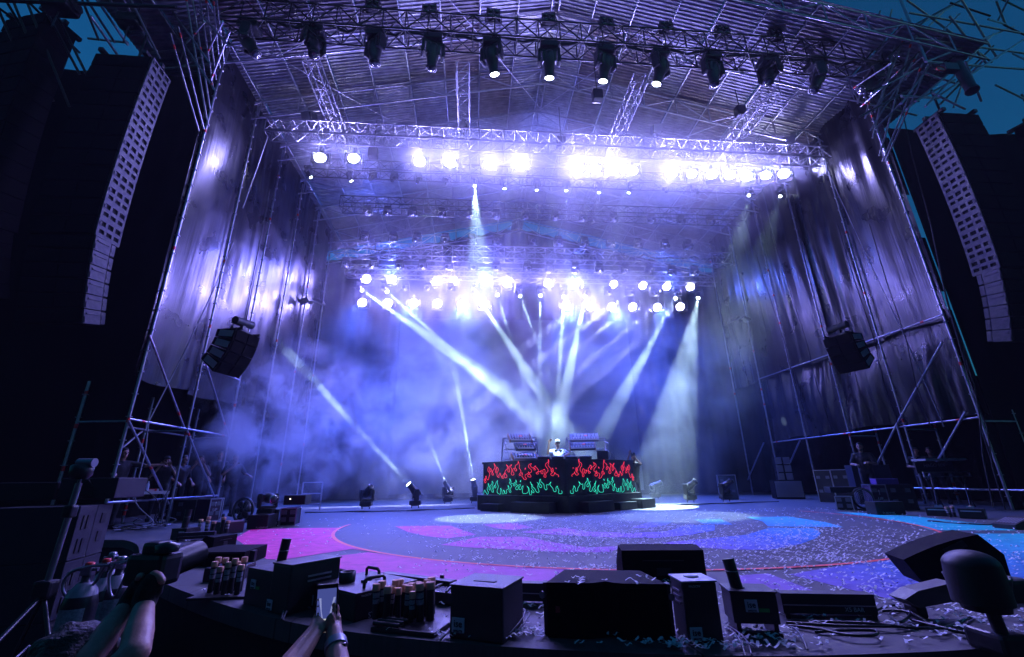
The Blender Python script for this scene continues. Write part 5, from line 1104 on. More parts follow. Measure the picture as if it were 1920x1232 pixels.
for k, (yy) in enumerate((.12, .42)):
    q = MB(); a = Vector((w_ * .85 if k == 0 else w_ * .2, yy if k == 0 else .4, h + .008)); L_ = .17
    q.path([a, a + Vector((0, 0, .045)), a + Vector((.0, .02, .06)), a + Vector((0, L_ - .02, .06)), a + Vector((0, L_, .045)), a + Vector((0, L_, 0))] if k == 0 else [a, a + Vector((0, 0, .045)), a + Vector((.02, 0, .06)), a + Vector((L_ - .02, 0, .06)), a + Vector((L_, 0, .045)), a + Vector((L_, 0, 0))], .012, 8); q.build('handle', M_BLK, t)
for (x, y) in ((.5, .3), (.6, .22)): MB().bev((w_ * x, y, h + .018), (.05, .025, .02), .005).build('lid_catch', M_BLK, t)
text('STAGE FLAME', .05, T(w_ + .003, .26, h * .12) @ Matrix.Rotation(PI / 2, 4, 'Z') @ FRONT, M_WTXT, t); text('MAGICFX', .018, T(w_ + .003, .08, h * .9) @ Matrix.Rotation(PI / 2, 4, 'Z') @ FRONT, M_WTXT, t)
# confetti blowers with slanted barrels
def blower(label, uL, vL, uR, vR, vtop, d_, bu, bv, br, sticker, lean=0.0, tape=True, legs=False):
    m, w_, h = stand(uL, vL, uR, vR, vtop); t = thing('confetti_blower', label, 'effect machine', m=m)
    z0 = h * .28 if legs else 0
    MB().bev((w_ / 2, d_ / 2, (h + z0) / 2), (w_, d_, h - z0), .008).build('body', M_ROAD, t); top_plate(t, w_, d_, h)
    if legs:
        for x in (.1, .9): MB().box((w_ * x, d_ / 2, z0 / 2), (.025, d_ * .9, z0)).build('leg', M_BLK, t)
        MB().box((w_ / 2, .02, .012), (w_, .04, .02)).build('foot_bar', M_BLK, t)
    a = Vector((w_ * bu, d_ * .45, h)); b = a + Vector((lean, .02, bv)); q = MB(); q.tube(a, b, br, 18, br, True); q.build('barrel', M_BLK, t); MB().tube(a, a + (b - a) * .04, br * 1.25, 18).build('collar', M_BLK, t)
    MB().path([a.lerp(b, .6) + Vector((br * 1.02 * math.cos(k), br * 1.02 * math.sin(k), 0)) for k in np.linspace(0, 2 * PI, 19)], .0025, 4).build('clamp_band', M_GALV, t)
    plate(t, w_ * sticker[0], h * sticker[1], sticker[2])
    if tape: MB().box((w_ * sticker[0] + sticker[2] * .95, -.005, h * sticker[1] - sticker[2] * .3), (sticker[2] * .8, .003, sticker[2] * .28)).build('tape_strip', mat('green tape', (.02, .3, .06), .5), t)
    return t
blower('confetti blower with a slanted black barrel, pale sticker and green tape, right of centre', 1381, 1193, 1470, 1196, 1110, .2, .27, .165, .036, (.42, .7, .072), -.022, True, True)
blower('confetti blower with an upright black barrel and green tape, left of the big flame machine', 455, 1132, 507, 1145, 1066, .26, .62, .215, .036, (.3, .6, .07), .012)
t, w_, h = plain_box('effect_box', 'black box with louvres in its right side, behind the left confetti blower', 'effect machine', 500, 1147, 535, 1156, 1057, .42); top_plate(t, w_, .42, h); plate(t, .03, .05, .072)
for k in range(2): MB().box((w_ + .004, .24, h * (.72 - .1 * k)), (.006, .2, .012)).build('louvre', M_GALV, t)
# tall effect box with pale round-cornered lid
t, w_, h = plain_box('effect_box', 'tall narrow black effect box with a pale lid and sticker, right of the wide cabinet', 'effect machine', 1293, 1208, 1359, 1206, 1092, .2); top_plate(t, w_, .2, h, mat('pale metal lid', (.4, .4, .45), .45, .3)); MB().lathe([(.0, 0), (.045, 0), (.04, .008), (0, .01)], 16, T(w_ * .5, .11, h + .01)).build('nozzle_cover', M_PLATE, t); plate(t, .045, .05, .07); text('MAGICFX', .016, T(w_ * .35, -.002, h * .93) @ FRONT, M_WTXT, t)
for k in range(3): MB().box((-.004, .1, h * (.62 + .1 * k)), (.006, .1, .01)).build('louvre', M_GALV, t)
# wedge monitors
def wedge(label, uL, vL, uR, vR, vtop, d_, slope=.45, rz=0):
    m, w_, h = stand(uL, vL, uR, vR, vtop); t = thing('wedge_monitor', label, 'stage monitor', m=m)
    pr = [(0, 0), (d_, 0), (d_ * .98, h * .35), (d_ * slope, h), (0, h * .92)]
    MB().prism([(p[0], p[1]) for p in pr], w_, basis((0, 0, 0), (0, 1, 0), (0, 0, 1), (1, 0, 0))).build('body', M_SPKB, t)
    MB().bev((w_ / 2, -.003, h * .3), (w_ * .18, .012, .06), .005).build('rear_socket_plate', M_INK, t); MB().box((w_ / 2, -.003, h * .62), (w_ * .5, .006, .008)).build('seam', M_BLK, t)
    a, b = Vector((w_ / 2, d_ * slope, h)), Vector((w_ / 2, d_ * .98, h * .35)); c = (a + b) / 2; dd = b - a; MB().bev((0, 0, 0), (w_ * .94, dd.length * .94, .012), .004).build('grille', M_SPK, t, T(c) @ Matrix.Rotation(math.atan2(dd.z, dd.y), 4, 'X') @ T(0, 0, .006))
    return t
wedge('black wedge monitor seen from behind, back of the front row at centre right', 1170, 1092, 1327, 1092, 1027, .42)
# low strobe bars
def bar(label, uL, vL, uR, vR, vtop, d_, word=None):
    m, w_, h = stand(uL, vL, uR, vR, vtop); t = thing('strobe_bar', label, 'stage light', m=m)
    MB().prism([(0, h * .2), (d_, h * .2), (d_, h * .75), (d_ * .6, h), (.0, h)], w_, basis((0, 0, 0), (0, 1, 0), (0, 0, 1), (1, 0, 0))).build('body', M_ROAD, t)
    for x in (.04, .96): MB().box((w_ * x, d_ / 2, h * .1), (.03, d_, h * .2)).build('foot', M_BLK, t)
    MB().box((w_ / 2, -.003, h * .55), (w_ * .98, .006, .006)).build('seam', M_GALV, t)
    if word: text(word, .035, T(w_ * .76, -.004, h * .4) @ FRONT, M_WTXT, t)
    return t
bar('long black strobe bar lying at the front right with faint print', 1472, 1160, 1650, 1164, 1112, .16, 'X5 BAR')
bar('black strobe bar lying behind the flame machine, left of centre', 712, 1102, 842, 1122, 1074, .14)
bar('short black strobe bar behind the cube-like effect box', 972, 1135, 1024, 1137, 1093, .14)
# kerb strip lying behind the right cables
# case with a ribbed lid
t, w_, h = plain_box('hard_case', 'hard plastic case with a ribbed shiny lid and two latches, behind the tubes', 'case', 765, 1128, 845, 1137, 1104, .3, mat('shiny black plastic', (.016, .016, .018), .25)); 
for k in range(3): MB().path([(w_ * (.12 + .38 * k), .0, h + .004), (w_ * (.18 + .3 * k), .14, h + .012), (w_ * (.2 + .28 * k), .29, h + .004)], .008, 6).build('lid_rib', M_BLK, t)
for x in (.3, .9): MB().box((w_ * x, .3, h + .02), (.03, .02, .06)).build('latch', M_BLK, t)
# pyro tubes with cork caps, on a tray
t = thing('pyro_tube_set', 'tray of black tubes with cork caps and paper labels at the front, left of centre', 'pyrotechnics', G(700, 1178))
rt = random.Random(4); a, b = G(703, 1172), G(826, 1186); base = t.location
for (u, v, hh, rr2, lb) in [(703, 1166, .235, .0185, 1), (714, 1163, .25, .0185, 1), (723, 1170, .225, .0195, 0), (731, 1160, .2, .015, 1), (740, 1157, .24, .018, 0), (748, 1154, .235, .018, 0), (745, 1166, .2, .0165, 0), (761, 1168, .225, .0185, 1), (755, 1160, .21, .018, 0), (770, 1156, .21, .02, 0), (770, 1172, .19, .015, 1), (779, 1163, .24, .017, 0), (787, 1170, .255, .021, 1), (797, 1160, .25, .0185, 0), (806, 1168, .255, .023, 0), (809, 1157, .26, .02, 0), (734, 1154, .205, .013, 0)]:
    p_ = G(u, v + 4) - base; cork_tube(t, (p_.x, p_.y, .03), hh * .72, rr2 * 1.18, label=bool(lb), tilt=(rt.uniform(-.05, .05), rt.uniform(-.06, .06)))
q0, q1 = G(692, 1186) - base, G(812, 1198) - base; dx = (q1 - q0); L_ = dx.length; dx.normalize(); dy = Vector((-dx.y, dx.x, 0))
MB().bev((L_ / 2, .16, .014), (L_, .3, .028), .006).build('tray', M_ROAD, t, basis(q0, dx, dy, Vector((0, 0, 1))))
for k in range(3): MB().tube((L_ * .02, .03 + .05 * k, .045), (L_ * .45, .02 + .05 * k, .045), .013, 8).build('spare_tube', M_TUBE, t, basis(q0, dx, dy, Vector((0, 0, 1))))
t = thing('pyro_tube_set', 'smaller cluster of cork-capped tubes further left beside the upright blower', 'pyrotechnics', G(420, 1120)); base = t.location
for k, (u, v) in enumerate([(392, 1114), (398, 1110), (404, 1117), (412, 1110), (418, 1118), (424, 1108), (430, 1116), (437, 1110), (443, 1118), (448, 1112), (434, 1106)]):
    p_ = G(u, v + 2) - base; cork_tube(t, (p_.x, p_.y, .02), .2 + .03 * math.sin(k * 2.3), .021, label=k % 2 == 0)
MB().bev((0, .06, .01), (.5, .3, .02), .005).build('tray', M_ROAD, t)
t = thing('pyro_tube_set', 'tiny cluster of cork-capped tubes at the left edge of the pink paint', 'pyrotechnics', G(398, 1004)); base = t.location
for k in range(7): cork_tube(t, (-.25 + .085 * k, .1 * math.sin(k * 2), 0), .24 + .04 * math.sin(k * 1.7), .03, label=k % 2 == 0)
# big cabinet lying at left and smaller gear round it
m, w_, h = stand(342, 1063, 455, 1062, 1036); t = thing('line_source_cabinet', 'wide grey-topped speaker cabinet lying at the left front', 'loudspeaker', m=m)
MB().prism([(0, 0), (w_, 0), (w_ * .86, .62), (w_ * .1, .62)], h).build('body', M_SPKB, t); MB().bev((w_ * .5, -.008, h * .5), (w_ * .9, .016, h * .84), .006).build('grille', M_SPK, t); MB().box((w_ + .03, .12, h * .5), (.04, .08, h)).build('rigging_bar', M_BLK, t); MB().box((w_ + .1, .02, h * .52), (.03, .03, h * 1.05)).build('rigging_bar', M_BLK, t)
m, w_, h = stand(378, 1092, 448, 1090, 1066); t = thing('hard_case', 'low hard case with a shiny lid before the left lying cabinet', 'case', m=m); boxbody(t, w_, .3, h, mat('shiny black plastic', (.016, .016, .018), .25)); MB().box((w_ / 2, .12, h + .004), (.12, .03, .006)).build('label_plate', M_PLATE, t)
wedge('small black wedge monitor at the left edge of the pink paint', 398, 1030, 442, 1022, 1006, .3)
bar('thin black strobe bar beside the small wedge at left', 330, 1016, 400, 1012, 1000, .2)
blower('small blower with a stubby barrel at the far left of the deck edge', 318, 1012, 346, 1012, 992, .3, .4, .3, .05, (.7, .5, .1), 0, False)
wedge('black wedge monitor in shadow left of the flame machine', 560, 1074, 606, 1086, 1064, .3)
# large wedge at right on its side, with rounded top
m, w_, h = stand(1722, 1112, 1880, 1120, 1000); t = thing('wedge_monitor', 'large black wedge monitor tilted up at the front right', 'stage monitor', m=m)
mt_ = T(0, 0, 0); a = [P(u, v, 3.55) for u, v in [(1712, 1056), (1735, 1040), (1762, 1024), (1790, 1011), (1822, 1000), (1862, 1035), (1882, 1100), (1862, 1118), (1748, 1102)]]
mi = m.inverted(); a = [mi @ q for q in a]; fr = [(q.x, q.z) for q in a]; y0 = sum(q.y for q in a) / len(a)
MB().prism(fr, .34, basis((0, y0 + .34, 0), (1, 0, 0), (0, 0, 1), (0, -1, 0))).build('body', M_SPKB, t)
MB().bev((fr[3][0] - .02, y0 - .004, fr[3][1] - .06), (.16, .01, .05), .004, Matrix.Rotation(-.45, 3, 'Y')).build('handle_recess', M_INK, t); MB().tube((fr[6][0] - .2, y0 - .006, fr[6][1] + .1), (fr[6][0] - .2, y0 + .01, fr[6][1] + .1), .11, 20).build('driver_port', M_SPK, t)
t = thing('low_bracket', 'flat black floor bracket under the tilted wedge monitor', 'bracket'); a = [P(u, v, 3.0) for u, v in [(1697, 1124), (1722, 1108), (1790, 1092), (1792, 1128), (1724, 1140)]]; q = MB(); q.add([p for p in a] + [p + Vector((0, .12, 0)) for p in a], [(4, 3, 2, 1, 0), (5, 6, 7, 8, 9)] + [(i, (i + 1) % 5, 5 + (i + 1) % 5, 5 + i) for i in range(5)]); q.build('panel', M_ROAD, t); c = P(1728, 1138, 3.05); MB().bev((c.x, 3.1, c.z / 2), (.07, .1, c.z), .01).build('foot', M_BLK, t)
# domed fixture on its stand, near the lens at right
t = thing('domed_fixture', 'black domed machine in a bucket-shaped cradle on a post at the front right corner', 'effect machine'); y_ = 2.45
c0, c1 = P(1788, 1080, y_), P(1868, 1084, y_); cc_ = (c0 + c1) / 2; r_ = (c1.x - c0.x) / 2; tz = P(1825, 1030, y_).z
MB().lathe([(r_ * 1.02, cc_.z - .12), (r_ * 1.02, cc_.z), (r_ * .99, cc_.z + .04), (r_ * .98, tz - r_ * .6)] + [(r_ * .98 * math.cos(a), tz - r_ * .6 + r_ * .6 * math.sin(a)) for a in np.linspace(.1, 1.5, 8)] + [(.002, tz)], 28, T(cc_.x, y_, 0)).build('dome', mat('black moulded plastic', (.009, .009, .011), .5, bump=(60, .05)), t)
b0 = P(1784, 1090, y_).z; b1 = P(1795, 1136, y_).z; MB().lathe([(r_ * .8, b1 - .03), (r_ * 1.1, b0 + .01), (r_ * 1.13, b0 + .02), (r_ * 1.06, b0 + .02), (r_ * 1.0, b0 + .0)], 28, T(cc_.x + .03, y_ + .02, 0)).build('cradle', M_BLK, t)
MB().bev((cc_.x + .18, y_ + .05, (b0 + b1) / 2), (.26, .16, b0 - b1), .02).build('housing', M_ROAD, t)
pb = P(1850, 1205, y_); MB().tube((cc_.x + .03, y_, b1 + .01), (cc_.x + .05, y_, .09), .03, 10).build('post', M_BLK, t); MB().bev((cc_.x + .07, y_ + .05, .05), (.16, .2, .1), .02).build('foot', M_BLK, t)
for k in range(5): MB().lathe([(.006, 0), (.006, .004), (0, .005)], 6, T(cc_.x + .03 + r_ * 1.09 * math.cos(-2.6 + .5 * k), y_ + .02 + r_ * 1.09 * math.sin(-2.6 + .5 * k), b0 + .02)).build('rivet', M_ALU, t)
# cables along the front
def loose(pts, r, label, mt=None, lift=0):
    q = [G(*p) for p in pts]; s = cat_rom([(p.x, p.y) for p in q], 6); n_ = len(s); return cable([Vector((p.x, p.y, r + .004 + lift * math.sin(PI * i / (n_ - 1)))) for i, p in enumerate(s)], r, label, 'cable', mt)
M_CAB = mat('glossy black cable', (.012, .012, .013), .3); M_CABG = mat('grey cable', (.14, .14, .16), .4)
for i, q in enumerate([[(1475, 1172), (1530, 1180), (1600, 1186), (1680, 1184), (1740, 1176)], [(1480, 1178), (1540, 1188), (1590, 1202), (1640, 1204), (1645, 1194), (1590, 1190), (1530, 1190)], [(1478, 1168), (1560, 1174), (1640, 1180), (1720, 1190), (1770, 1188), (1800, 1176), (1825, 1160)], [(1640, 1150), (1680, 1142), (1710, 1160), (1690, 1178), (1670, 1160), (1690, 1145)], [(1700, 1165), (1740, 1180), (1790, 1194), (1830, 1196)], [(1655, 1150), (1700, 1156), (1735, 1172), (1760, 1190)]]):
    loose(q, .0085, '%s of the black cables looping over the deck at the front right' % ordl(i, 6), M_CAB, .02)
for i, q in enumerate([[(972, 1146), (985, 1160), (978, 1178), (955, 1190)], [(974, 1150), (992, 1166), (985, 1184), (960, 1198)], [(968, 1152), (982, 1170), (972, 1188), (945, 1204)]]): loose(q, .0045, '%s of the pale cables bending round the cube-like effect box' % ('leftmost', 'middle', 'rightmost')[i], M_CABG, .05)
for i, q in enumerate([[(1362, 1180), (1378, 1196), (1392, 1216), (1398, 1234)], [(1366, 1178), (1384, 1194), (1402, 1212), (1410, 1232)]]): loose(q, .005, '%s of two cables hanging over the edge beside the tall effect box' % ('left', 'right')[i], M_CABG, .02)
for i, q in enumerate([[(527, 1164), (535, 1150), (560, 1143), (580, 1141)], [(530, 1166), (540, 1152), (562, 1146), (582, 1144)], [(1482, 1180), (1500, 1200), (1515, 1222)]]): loose(q, .006, ('upper', 'lower')[i] + ' white cable curving to the flame machine' if i < 2 else 'pale cable dropping over the edge at right of the blower', M_CABG, .03)
loose([(836, 1170), (848, 1185), (838, 1200), (825, 1205)], .006, 'foil-covered cable beside the tube tray', M_CABG, .03)

# ------------------------------------------------------------------ pit: subwoofers, gas bottles, tripod
M_SUB = mat('grey subwoofer paint', (.03, .03, .036), .6, 0, .2, bump=(90, .2)); M_HOLE = mat('dark port', (.004, .004, .005), .8)
sm2, sw2, sh2 = None, None, None
ya = 5.0
A0, A1, A2 = P(153, 948, 5.6), P(180, 946, 5.9), P(214, 945, 6.3)
hx = (A2 - A0); hx.z = 0; W2 = hx.length; hx.normalize(); hy = Vector((-hx.y, hx.x, 0)); zt = A0.z; rowh = .56
for r_ in range(4):
    for c_ in range(2):
        if zt - (r_ + 1) * rowh < -1.72: continue
        m = basis(Vector((A0.x, A0.y, zt - (r_ + 1) * rowh)) + hx * (W2 * .5 * c_), hx, hy, Vector((0, 0, 1)))
        t = thing('subwoofer', '%s row, %s subwoofer of the grey stack beside the left stage edge' % (('top', 'second', 'third', 'bottom')[r_], ('left', 'right')[c_]), 'loudspeaker', m=m); w_ = W2 * .5 - .006
        boxbody(t, w_, .8, rowh - .006, M_SUB, .008)
        for (x, z_) in (((.35, .68), (.6, .68), (.35, .25), (.6, .25)) if c_ == 0 else ((.5, .72), (.5, .36))): MB().bev((w_ * x, -.004, rowh * z_), (w_ * (.16 if c_ == 0 else .3), .012, rowh * (.26 if c_ == 0 else .2)), .006).build('port', M_HOLE, t)
        MB().box((w_ * .5, -.003, .012), (w_ * .96, .006, .012)).build('edge_strip', M_BLK, t)
# gas bottles with white labels and steel hoses
gb = [(160, 1092, 4.1), (192, 1083, 4.3), (222, 1078, 4.35), (246, 1072, 4.6), (205, 1066, 4.9)]
for i, (u, v, y_) in enumerate(gb):
    p_ = P(u, v, y_); t = thing('gas_bottle', '%s gas bottle with a white paper label in the pit at left' % ('Leftmost', 'Second from left', 'Third from left', 'Rightmost', 'Rearmost')[i], 'gas bottle', (p_.x, p_.y, -1.7)); H_ = p_.z + 1.7
    MB().lathe([(.105, 0), (.11, .05), (.11, H_ - .14), (.085, H_ - .05), (.045, H_), (.03, H_ + .01), (.03, H_ + .05)], 18).build('bottle_body', mat('dark gas steel', (.03, .03, .035), .35, .3), t)
    q = MB(); q.sheet(lambda a, b: (.1115 * math.cos(-2.3 + 1.7 * a), .1115 * math.sin(-2.3 + 1.7 * a), H_ - .42 + .26 * b), 8, 1); q.build('paper_label', mat('white paper label', (.42, .45, .5), .6, noise=(70, .05, (.25, .27, .3))), t)
    MB().lathe([(.108, H_ - .14), (.086, H_ - .05), (.046, H_)], 18, T(0, 0, .001)).build('shoulder', mat('pale grey shoulder', (.35, .33, .38), .4), t)
    MB().bev((0, 0, H_ + .08), (.07, .06, .07), .012).build('valve', M_ALU, t); MB().tube((-.07, 0, H_ + .09), (.07, 0, H_ + .09), .014, 8).build('valve_stem', M_ALU, t); MB().lathe([(.03, 0), (.03, .02), (.02, .025)], 10, T(0, 0, H_ + .115)).build('hand_wheel', M_TAPE if i < 2 else M_GALV, t)
hoses = [[(205, 1060), (170, 1062), (135, 1072), (120, 1090), (118, 1108), (128, 1122)], [(128, 1108), (160, 1106), (180, 1090), (190, 1072), (200, 1058)], [(215, 1060), (205, 1080), (206, 1110), (214, 1120), (226, 1100), (236, 1078)], [(225, 1058), (250, 1048), (275, 1042), (300, 1038)], [(230, 1056), (255, 1052), (285, 1046)], [(150, 1066), (185, 1058), (215, 1056), (240, 1052)], [(228, 1050), (245, 1046), (262, 1050), (280, 1040)]]
for i, q in enumerate(hoses): cable([Vector((p.x, p.y, p.z)) for p in [Vector(P(c.x, c.y, 4.05 + .05 * i)) for c in cat_rom(q, 5)]], .011, '%s of the braided steel hoses looping over the gas bottles' % ordl(i, 7), 'hose', M_ALU)
# lamp tripod
t = thing('tripod_stand', 'tall telescopic tripod stand with a small horizontal beacon lamp at far left', 'stand'); y_ = 3.9
top_, mid_, bot_ = P(148, 906, y_), P(124, 960, y_), P(85, 1105, y_); 
MB().tube(bot_, top_, .022, 10).build('pole', M_ALU, t); MB().bev(bot_.lerp(top_, .72), (.07, .07, .09), .015).build('collar', M_BLK, t); MB().bev(bot_, (.12, .1, .12), .02).build('hub', M_BLK, t)
MB().tube(bot_.lerp(top_, 1.0), bot_.lerp(top_, 1.0) + Vector((0, 0, .09)), .012, 8).build('spigot', M_ALU, t)
hd = P(152, 886, y_); MB().lathe([(.05, -.05), (.075, -.02), (.075, .05), (.06, .06)], 14, T(hd)).build('lamp_body', M_CASE, t); h2_ = P(155, 868, y_); MB().tube(h2_ + Vector((-.03, 0, 0)), h2_ + Vector((.09, 0, .0)), .035, 14).build('beacon', mat('dull aluminium beacon', (.3, .3, .34), .4, .6), t); MB().box(h2_ + Vector((-.02, 0, -.04)), (.03, .03, .07)).build('beacon_arm', M_CASE, t)
for (u, v, yy) in ((12, 1180, 3.6), (20, 1240, 4.2), (100, 1250, 3.7)):
    e = P(u, v, yy); e = bot_ + (e - bot_) * ((-1.7 - bot_.z) / (e.z - bot_.z)) if e.z > -1.7 else e; MB().tube(bot_ + Vector((0, 0, -.03)), e, .014, 8).build('leg', M_BLK, t)
    MB().tube(bot_.lerp(e, .45), Vector((bot_.x, bot_.y, bot_.z - .35)), .008, 6).build('strut', M_GALV, t)
# cabinet with rigging holes behind the tripod, and a barrier sheet
m = basis(P(108, 937, 6.0), (1, .1, 0), (-.1, 1, 0), (0, 0, 1)); t = thing('front_fill', 'grey speaker cabinet with triangular rigging holes on top of the left stack', 'loudspeaker', m=m); MB().bev((.28, .3, .12), (.6, .6, .24), .01).build('body', M_SUB, t)
MB().prism([(.2, 0), (.36, 0), (.28, .1)], .02, T(0, -.012, .12) @ FRONT).build('rigging_hole', M_HOLE, t); MB().prism([(.2, 0), (.36, 0), (.33, .05), (.23, .05)], .02, T(0, -.012, .04) @ FRONT).build('rigging_hole', M_HOLE, t)
MB().bev((-1.0, .35, .1), (1.9, .7, .2), .01).build('long_case', M_BLKM, t)

# ------------------------------------------------------------------ people in the pit
def limb(name, mt, parent, segs, vox=.0055, it=3, extra=()): return blob(name, mt, parent, segs, vox, it, extra)
# filming with a phone
y0 = 1.62
PT = lambda u, v, dy=0.0: P(u, v, y0 + dy)
t = thing('person', 'audience member holding up a phone with both hands at the front edge', 'person', (-.75, 1.35, -1.7))
inv = t.location
V = lambda u, v, dy=0.0: PT(u, v, dy) - inv
wl, wr = V(592, 1182, -.03), V(627, 1186, -.02)
el, er = V(535, 1262, -.16), V(637, 1275, -.14)
sl_, sr_ = Vector((-.2, -.12, 1.42)), Vector((.19, -.12, 1.42))
segs = [(sl_, el, .045, .036), (el, wl, .037, .0235), (sr_, er, .045, .036), (er, wr, .037, .0235)]
ph_c = V(612, 1141, 0.0); pr = Vector((1, 0, 0)); pu = (V(612, 1110) - V(612, 1170)).normalized(); pn = Vector((0, -1, 0))
# left hand: wraps the left edge of the phone
def chain(pts, r0, r1): return [(Vector(pts[i]), Vector(pts[i + 1]), r0 + (r1 - r0) * i / (len(pts) - 1), r0 + (r1 - r0) * (i + 1) / (len(pts) - 1)) for i in range(len(pts) - 1)]
segs += chain([wl, V(596, 1166, .012), V(600, 1152, .016)], .0235, .017) + chain([wl, V(604, 1172, .01)], .0235, .02)
for k, (v_, d_) in enumerate(((1124, .018), (1136, .019), (1149, .019), (1161, .018))): segs += chain([V(600, v_ + 12, .02), V(596.5, v_ + 4, .024), V(597.5, v_, .004)], .0092, .0078)
segs += chain([V(600, 1174, -.004), V(607, 1171, -.014), V(614, 1171, -.017)], .012, .0095)
# right hand: supports below and reaches a thumb over the screen
segs += chain([wr, V(628, 1172, .012), V(630, 1160, .014)], .0235, .016) + chain([wr, V(622, 1172, .012), V(620, 1164, .014)], .022, .014)
for k, (u_, v_, e_) in enumerate(((629, 1136, 0), (631, 1145, 0), (632, 1156, 0))): segs += chain([V(629, v_ + 16, .018), V(631.5, v_ + 6, .02), V(628.5, v_ - 1, .012), V(626.5, v_ - 2, .0)], .0098, .0078)
segs += chain([V(622, 1176, -.004), V(616, 1166, -.018), V(617, 1159, -.02)], .012, .0088) + chain([V(624, 1170, -.004), V(622, 1160, -.016), V(621, 1154, -.017)], .0105, .0085)
segs += [(Vector((0, -.1, 1.36)), Vector((0, -.12, 1.56)), .055, .05)]
limb('body', mat('pit skin', (.5, .28, .22), .5, noise=(40, .06, (.42, .22, .17)), bump=(160, .06)), t, segs, .0036, 1, [(Vector((0, -.1, 1.62)), Vector((.075, .09, .1)))])
blob('shirt', CLOTH_K, t, [(Vector((0, -.08, .9)), Vector((0, -.1, 1.3)), .15, .16), (sl_, sr_, .08, .08), (sl_, sl_.lerp(el, .45), .07, .065), (sr_, sr_.lerp(er, .45), .07, .065)], .016, 4)
blob('trousers', CLOTH_D, t, [(Vector((sx * .09, -.08, .92)), Vector((sx * .11, -.08, .05)), .11, .06) for sx in (-1, 1)], .02, 4); blob('hair', HAIR, t, [], .014, 2, [(Vector((0, -.06, 1.65)), Vector((.085, .1, .1)))])
wq = (er - wr).normalized(); q = MB(); q.tube(wr + wq * .034, wr + wq * .058, .0315, 18, .033); q.build('wristwatch_strap', mat('pale watch strap', (.3, .32, .4), .35, .3), t); MB().bev(wr + wq * .046 + Vector((.024, -.02, 0)), (.02, .016, .026), .004).build('watch_case', M_BLK, t)
ph = thing('smartphone', 'smartphone held upright, its lit screen showing the stage', 'phone', m=basis(PT(612, 1141), pr, -pn, pu)); 
MB().bev((0, .004, 0), (.066, .0085, .136), .004).build('body', M_BLK, ph); MB().box((0, -.0012, -.004), (.0575, .0012, .118)).build('screen', mat('phone screen blue', (.01, .01, .03), .5, emit=(.1, .13, .5), es=.55), ph)
MB().box((0, -.0022, -.045), (.0575, .0008, .036)).build('screen_picture', mat('phone picture bright', (.1, .1, .1), .5, emit=(.7, .75, .75), es=.7), ph)
for s, tx in ((-1, -.02), (1, .02)): MB().add([(s * .004 + tx * .2, -.0023, -.027), (s * .008 + tx * .2, -.0023, -.027), (tx * 1.1 + .006, -.0023, .03), (tx * 1.1 - .001, -.0023, .03)], [(0, 1, 2, 3)]).build('screen_beam', mat('phone picture beam', (.05, .05, .1), .5, emit=(.4, .45, .9), es=.6), ph)
# camera operator with fingerless gloves
y0 = 1.55
t = thing('person', 'person in fingerless black gloves holding a camera overhead at the bottom left', 'person', (-1.75, 1.0, -1.7)); inv = t.location
wl, wr = V(246, 1128, .05), V(272, 1126, .02); el, er = V(160, 1240, -.1), V(252, 1225, -.12)
sl_, sr_ = Vector((-.23, -.02, 1.4)), Vector((.19, -.02, 1.38))
SKP = mat('pit skin', (.5, .28, .22), .5)
segs = [(sl_, el, .045, .036), (el, el.lerp(wl, .3), .036, .036), (el.lerp(wl, .3), wl, .036, .024), (sr_, er, .045, .036), (er, er.lerp(wr, .35), .036, .036), (er.lerp(wr, .35), wr, .036, .024)]
tip = []
for (u, v, d_) in ((262, 1078, 0), (288, 1073, .0), (295, 1076, .0), (299, 1080, 0), (303, 1086, 0)): tip += chain([V(u - 4, v + 14, .02 + d_), V(u, v + 3, .0), V(u + 2, v + 1, .01)], .0105, .0095)
head = V(122, 1282, -.05)
limb('body', SKP, t, segs + tip + [(head - Vector((0, 0, .1)), Vector((-.02, 0, 1.38)), .05, .055)], .0055, 2, [(head, Vector((.078, .095, .11))), (head + Vector((.07, -.03, -.0)), Vector((.02, .02, .03)))])
gl = [(wl + (el - wl).normalized() * .02, wl, .029, .029), (wr + (er - wr).normalized() * .02, wr, .029, .029)] + chain([wl, V(258, 1105, .04), V(268, 1090, .03)], .031, .024) + chain([wr, V(280, 1105, .01), V(288, 1088, .01)], .033, .027)
for (u, v) in ((286, 1080), (292, 1083), (297, 1086), (300, 1091)): gl += chain([V(u - 4, v + 18, .02), V(u - 1, v + 4, .005)], .0135, .0125)
gl += chain([V(262, 1100, .02), V(261, 1088, .01)], .0145, .013)
blob('gloves', mat('black glove knit', (.012, .012, .014), .85, bump=(60, .4)), t, gl, .0055, 2)
blob('hair', HAIR, t, [], .012, 1, [(head + Vector((-.01, .0, .03)), Vector((.086, .1, .09)))] + [(head + Vector((.085 * math.cos(k * 2.4) * math.sqrt(k / 40.0), .1 * math.sin(k * 2.4) * math.sqrt(k / 40.0), .035 + .085 * math.sqrt(max(0, 1 - k / 40.0)))), Vector((.02, .022, .022)) * (1 + .4 * math.sin(k * 5.1))) for k in range(40)])
blob('shirt', mat('pale blue cotton shirt', (.32, .34, .48), .8, bump=(14, .4)), t, [(Vector((-.02, .04, .9)), Vector((-.02, .04, 1.26)), .15, .17), (sl_, sr_, .085, .085), (sl_, sl_.lerp(el, .4), .075, .07), (sr_, sr_.lerp(er, .4), .075, .07)], .016, 4)
blob('trousers', CLOTH_D, t, [(Vector((sx * .09, 0, .92)), Vector((sx * .11, 0, .05)), .11, .06) for sx in (-1, 1)], .02, 4)
MB().path([V(190, 1205, .1), V(178, 1212, .04), V(160, 1208, .02), V(150, 1216, .02)], .008, 6).build('lanyard', M_TAPE, t)
